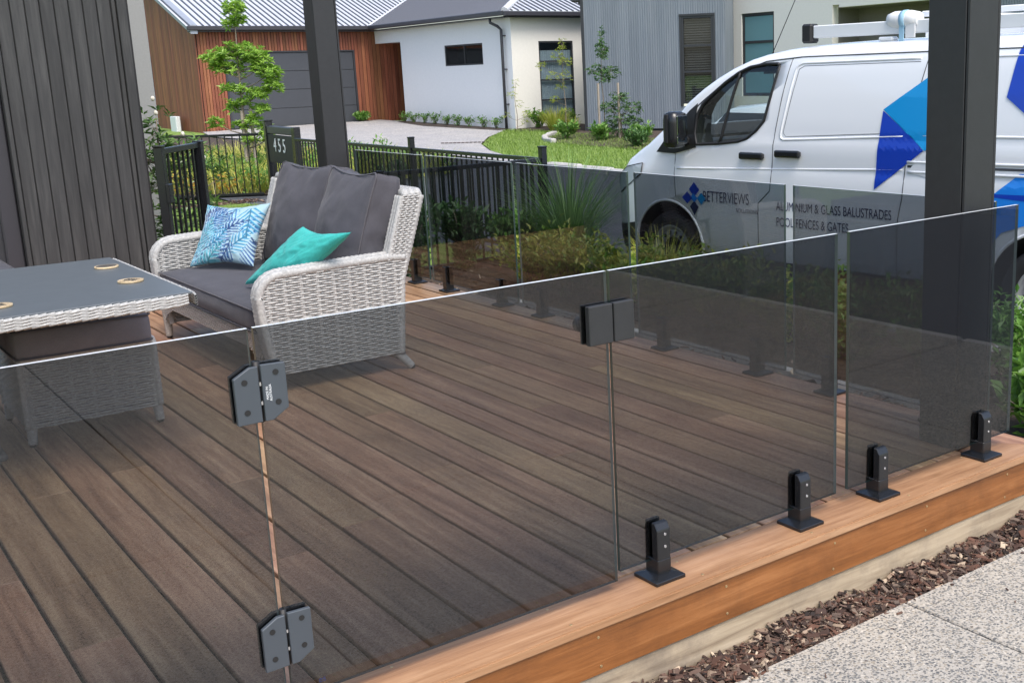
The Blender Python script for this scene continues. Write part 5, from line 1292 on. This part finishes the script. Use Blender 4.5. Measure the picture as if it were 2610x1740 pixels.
# wheels
def wheel(sx, side):
    w_ = link('wheel', None, van, (sx, side * .855, .335), (0, 0, 0 if side > 0 else pi))
    bm = B(); prof = [(-.10, .225), (-.11, .28), (-.10, .318), (-.06, .333), (.06, .333), (.10, .318), (.115, .285), (.105, .235), (.09, .215)]; n = 40; rr = []
    for k in range(n):
        a = 2 * pi * k / n; rr.append([bm.verts.new((r_ * cos(a), y, r_ * sin(a))) for y, r_ in prof])
    for k in range(n):
        for i in range(len(prof) - 1):
            f = bm.faces.new((rr[k][i], rr[k][i + 1], rr[(k + 1) % n][i + 1], rr[(k + 1) % n][i])); f.smooth = True
    bmesh.ops.recalc_face_normals(bm, faces=bm.faces); fin('tyre', bm, M['rubber'], w_)
    bm = B(); prof = [(.095, .218), (.100, .205), (.075, .195), (.055, .185), (.072, .165), (.078, .135), (.070, .115), (.05, .11)]; rr = []
    for k in range(n):
        a = 2 * pi * k / n; rr.append([bm.verts.new((r_ * cos(a), y, r_ * sin(a))) for y, r_ in prof])
    for k in range(n):
        for i in range(len(prof) - 1):
            f = bm.faces.new((rr[k][i], rr[k][i + 1], rr[(k + 1) % n][i + 1], rr[(k + 1) % n][i])); f.smooth = True
    bmesh.ops.recalc_face_normals(bm, faces=bm.faces); rm = fin('rim', bm, M['rim'], w_)
    bm = B()
    for k in range(14): a = 2 * pi * k / 14; cyl(bm, (.150 * cos(a), .070, .150 * sin(a)), .017, .009, axis=(0, 1, 0), n=12)
    fin('rim_hole', bm, M['dark'], rm, kind='stuff')
    bm = B(); cyl(bm, (0, .045, 0), .112, .03, axis=(0, 1, 0), n=28); cyl(bm, (0, .075, 0), .05, .022, axis=(0, 1, 0), n=20, r2=.04)
    for k in range(5): a = 2 * pi * k / 5; box(bm, -.012, .012, .072, .082, .05, .105, bev=.003, M4=Matrix.Rotation(a, 4, 'Y'))
    fin('hub_cap', bm, M['blackm'], w_)
for sx in (0, 3.40):
    for sd_ in (1, -1): wheel(sx, sd_)
    bm = B()
    for sd_ in (1, -1):
        pts = [(sx + AR * cos(radians(a)), sd_ * (Ys(sx, .6) - .004), .36 + AR * sin(radians(a))) for a in range(-22, 203, 9)]; tube(bm, pts, .012, 6)
        break
    fin('wheel_arch_lip', bm, M['van'], van)
# graphics
decal('graphic_patch', [(1.268, 1.513), (.905, 1.745), (.80, 1.80), (.62, 1.70), (.62, 1.35), (.908, 1.243), (1.036, 1.351)], 'cyan')
decal('graphic_patch', [(1.268, 1.505), (1.040, 1.347), (.915, 1.243), (1.306, .964)], 'royal')
decal('graphic_patch', [(1.04, 1.095), (.91, 1.235), (.75, 1.20), (.80, 1.05)], 'van')
decal('graphic_patch', [(.285, 1.958), (.30, 1.88), (.34, 1.591), (.188, 1.479), (-.3, 1.15), (-.75, 1.5), (-.75, 1.83), (-.70, 1.95)], 'royal')
bm = B(); onside(bm, [(.283, 1.925), (.276, 1.89), (-.75, 1.89), (-.70, 1.925)], 0); settle(bm, .0075); bmesh.ops.recalc_face_normals(bm, faces=bm.faces); fin('graphic_patch', bm, M['sky'], van)
decal('graphic_patch', [(.40, .965), (.20, 1.12), (.0, 1.12), (-.9, .9), (-.9, .62), (-.41, .62), (-.31, .74), (-.14, .80), (.0, .81), (.14, .80), (.31, .74), (.40, .63), (.44, .50)], 'sky')
decal('graphic_patch', [(.40, .965), (.37, .985), (.05, .99), (.0, .955), (.18, .952)], 'royal', .0075)
def vtext(body_, size, s0, z, mat='navy', sp=1.0, sx=1.0):
    cu = bpy.data.curves.new('lettering', 'FONT'); cu.body = body_; cu.size = size; cu.space_character = sp
    tx = bpy.data.objects.new('t', cu); me = bpy.data.meshes.new_from_object(tx); bpy.data.objects.remove(tx)
    for v in me.vertices:
        x, y = v.co.x * sx, v.co.y; v.co = (s0 - x, Ys(s0 - x, z + y) + .0055, z + y)
    me.materials.append(M[mat]); return link('lettering', me, van)
vtext('BETTERVIEWS', .125, 2.985, .780, sp=.98, sx=.66)
vtext('SOLUTIONS', .045, 2.62, .715, sx=.95)
vtext('ALUMINIUM & GLASS BALUSTRADES', .098, 2.205, .760, sx=.665)
vtext('POOL FENCES & GATES', .098, 2.205, .640, sx=.665)
lg = link('logo', None, van)
for pts, mt in (([(3.08, .93), (3.14, .87), (3.08, .81), (3.02, .87)], 'royal'), ([(3.16, .85), (3.22, .80), (3.16, .75), (3.10, .80)], 'royal'), ([(3.0, .85), (3.05, .80), (3.0, .75), (2.95, .80)], 'cyan'), ([(3.08, .78), (3.13, .73), (3.08, .66), (3.03, .73)], 'navy'), ([(3.09, .84), (3.13, .80), (3.08, .765), (3.04, .80)], 'sky')):
    bm = B(); onside(bm, pts, 0, sub=False); settle(bm, .006); bmesh.ops.recalc_face_normals(bm, faces=bm.faces); fin('logo_piece', bm, M[mt], lg)
# cab interior
bm = B(); box(bm, 2.98, 3.35, -.80, .80, 1.0, 1.255, bev=.04); box(bm, 2.88, 3.02, -.75, .75, 1.05, 1.24, bev=.03); fin('dashboard', bm, M['dark'], van)
bm = B(); pts = [(2.93 + .10 * cos(a) * .35, -.40 + .19 * sin(a), 1.33 + .19 * cos(a) * .85) for a in [2 * pi * k / 24 for k in range(25)]]; tube(bm, pts, .014, 8); fin('steering_wheel', bm, M['blackm'], van)
for y in (.42, -.42):
    bm = softbox(.06, .20, .25, .05, (0, 0, 0), 4); bmesh.ops.transform(bm, matrix=Matrix.Translation((2.31, y, 1.43)) @ Matrix.Rotation(radians(-10), 4, 'Y'), verts=bm.verts); fin('seat_back', bm, M['dark'], van, smooth=True)
# roof rack
rk = link('roof_rack', None, van)
for y in (.70,):
    bm = B(); box(bm, -1.05, 2.06, y - .03, y + .03, 2.02, 2.11, bev=.006); fin('rack_rail', bm, M['white'], rk)
    bm = B(); box(bm, 2.06, 2.16, y - .05, y + .05, 1.985, 2.125, bev=.015); fin('end_cap', bm, M['blackm'], rk)
bm = B(); box(bm, -1.05, 2.0, -.68, -.64, 2.02, 2.11, bev=.006); fin('rack_rail', bm, M['white'], rk)
bm = B(); box(bm, -1.1, 1.5, .10, .16, 2.15, 2.19, bev=.006); fin('ladder_rail', bm, M['white'], rk)
for sx in (.98, -.75):
    bm = B(); box(bm, sx - .035, sx + .035, -.78, .78, 2.111, 2.15, bev=.01); fin('cross_bar', bm, M['white'], rk)
    for y in (.68, -.68):
        bm = B(); box(bm, sx - .05, sx + .05, y - .04, y + .04, 1.96, 2.018, bev=.012); fin('rack_foot', bm, M['blackm'], rk)
rg = thing('white_rag', 'white and pale blue rag wrapped around the roof rack of the van', 'rag', (0, 0, 0))
rg.matrix_world = van.matrix_world; rg.location = van.location; rg.rotation_euler = van.rotation_euler
bm = B(); tube(bm, [(1.40, .70, 2.115), (1.36, .70, 2.115), (1.30, .70, 2.11), (1.22, .70, 2.115), (1.15, .70, 2.11)], [.045, .058, .064, .060, .05], 12); box(bm, 1.16, 1.24, .735, .745, 1.99, 2.1, bev=.003); fin('cloth_roll', bm, M['rag'], rg)
bm = B(); tube(bm, [(1.285, .70, 2.112), (1.245, .70, 2.112)], .067, 12); box(bm, 1.25, 1.29, .738, .748, 1.97, 2.1, bev=.003, mi=0); fin('blue_stripe', bm, M['ragb'], rg)
bm = B(); tube(bm, [(2.74, .45, 1.84), (2.71, .45, 1.90)], .018, 8); tube(bm, [(2.72, .45, 1.89), (2.42, .45, 2.40)], .0035, 5); fin('antenna', bm, M['blackm'], van)
bm = B(); box(bm, 1.35, 1.47, .66, .74, 1.975, 2.005, bev=.01); fin('roof_plug', bm, M['van'], van)

# white car partly visible through the cab windows
car = thing('white_car', 'white car whose bonnet shows through the cab window of the van', 'car', (8.25, 7.3, -.44), radians(84))
bm = B(); ps = []
PR = [(-2.1, .62, .70), (-2.05, .92, .80), (-1.4, 1.02, .86), (-.9, 1.36, .70), (-.2, 1.44, .68), (.5, 1.40, .68), (1.0, 1.06, .80), (1.4, .98, .84), (1.9, .88, .82), (2.12, .70, .74), (2.18, .5, .66)]
for s, zt, wt in PR:
    wl = .88 if abs(s) < 1.9 else .80
    half = [(wl * .92, .22), (wl, .45), (wl, .68 if zt > .7 else zt * .9), (wl * .98, min(.92, zt * .94)), (wt, zt - .04), (wt * .8, zt), (0, zt + .02)]
    ps.append([bm.verts.new((s, y, z)) for y, z in half + [(-y, z) for y, z in half[:-1][::-1]]])
for a, b_ in zip(ps, ps[1:]):
    for i in range(len(a)): bm.faces.new((a[i], a[(i + 1) % len(a)], b_[(i + 1) % len(a)], b_[i])).smooth = True
bm.faces.new(ps[0][::-1]); bm.faces.new(ps[-1]); bmesh.ops.recalc_face_normals(bm, faces=bm.faces)
fin('body', bm, M['van'], car)
for sd_ in (1, -1):
    bm = B(); poly(bm, [(-1.1, sd_ * .885, .96), (.85, sd_ * .885, .96), (.5, sd_ * .74, 1.33), (-.75, sd_ * .74, 1.33)]); fin('side_window', bm, M['black'], car)
    for sx in (-1.3, 1.35):
        bm = B(); cyl(bm, (sx, sd_ * .70, .32), .32, sd_ * .2 if sd_ > 0 else .2, axis=(0, sd_, 0), n=28); w_ = fin('wheel', bm, M['rubber'], car)
        bm = B(); cyl(bm, (sx, sd_ * .89, .32), .2, .015, axis=(0, sd_, 0), n=24); fin('rim', bm, M['rim'], w_)
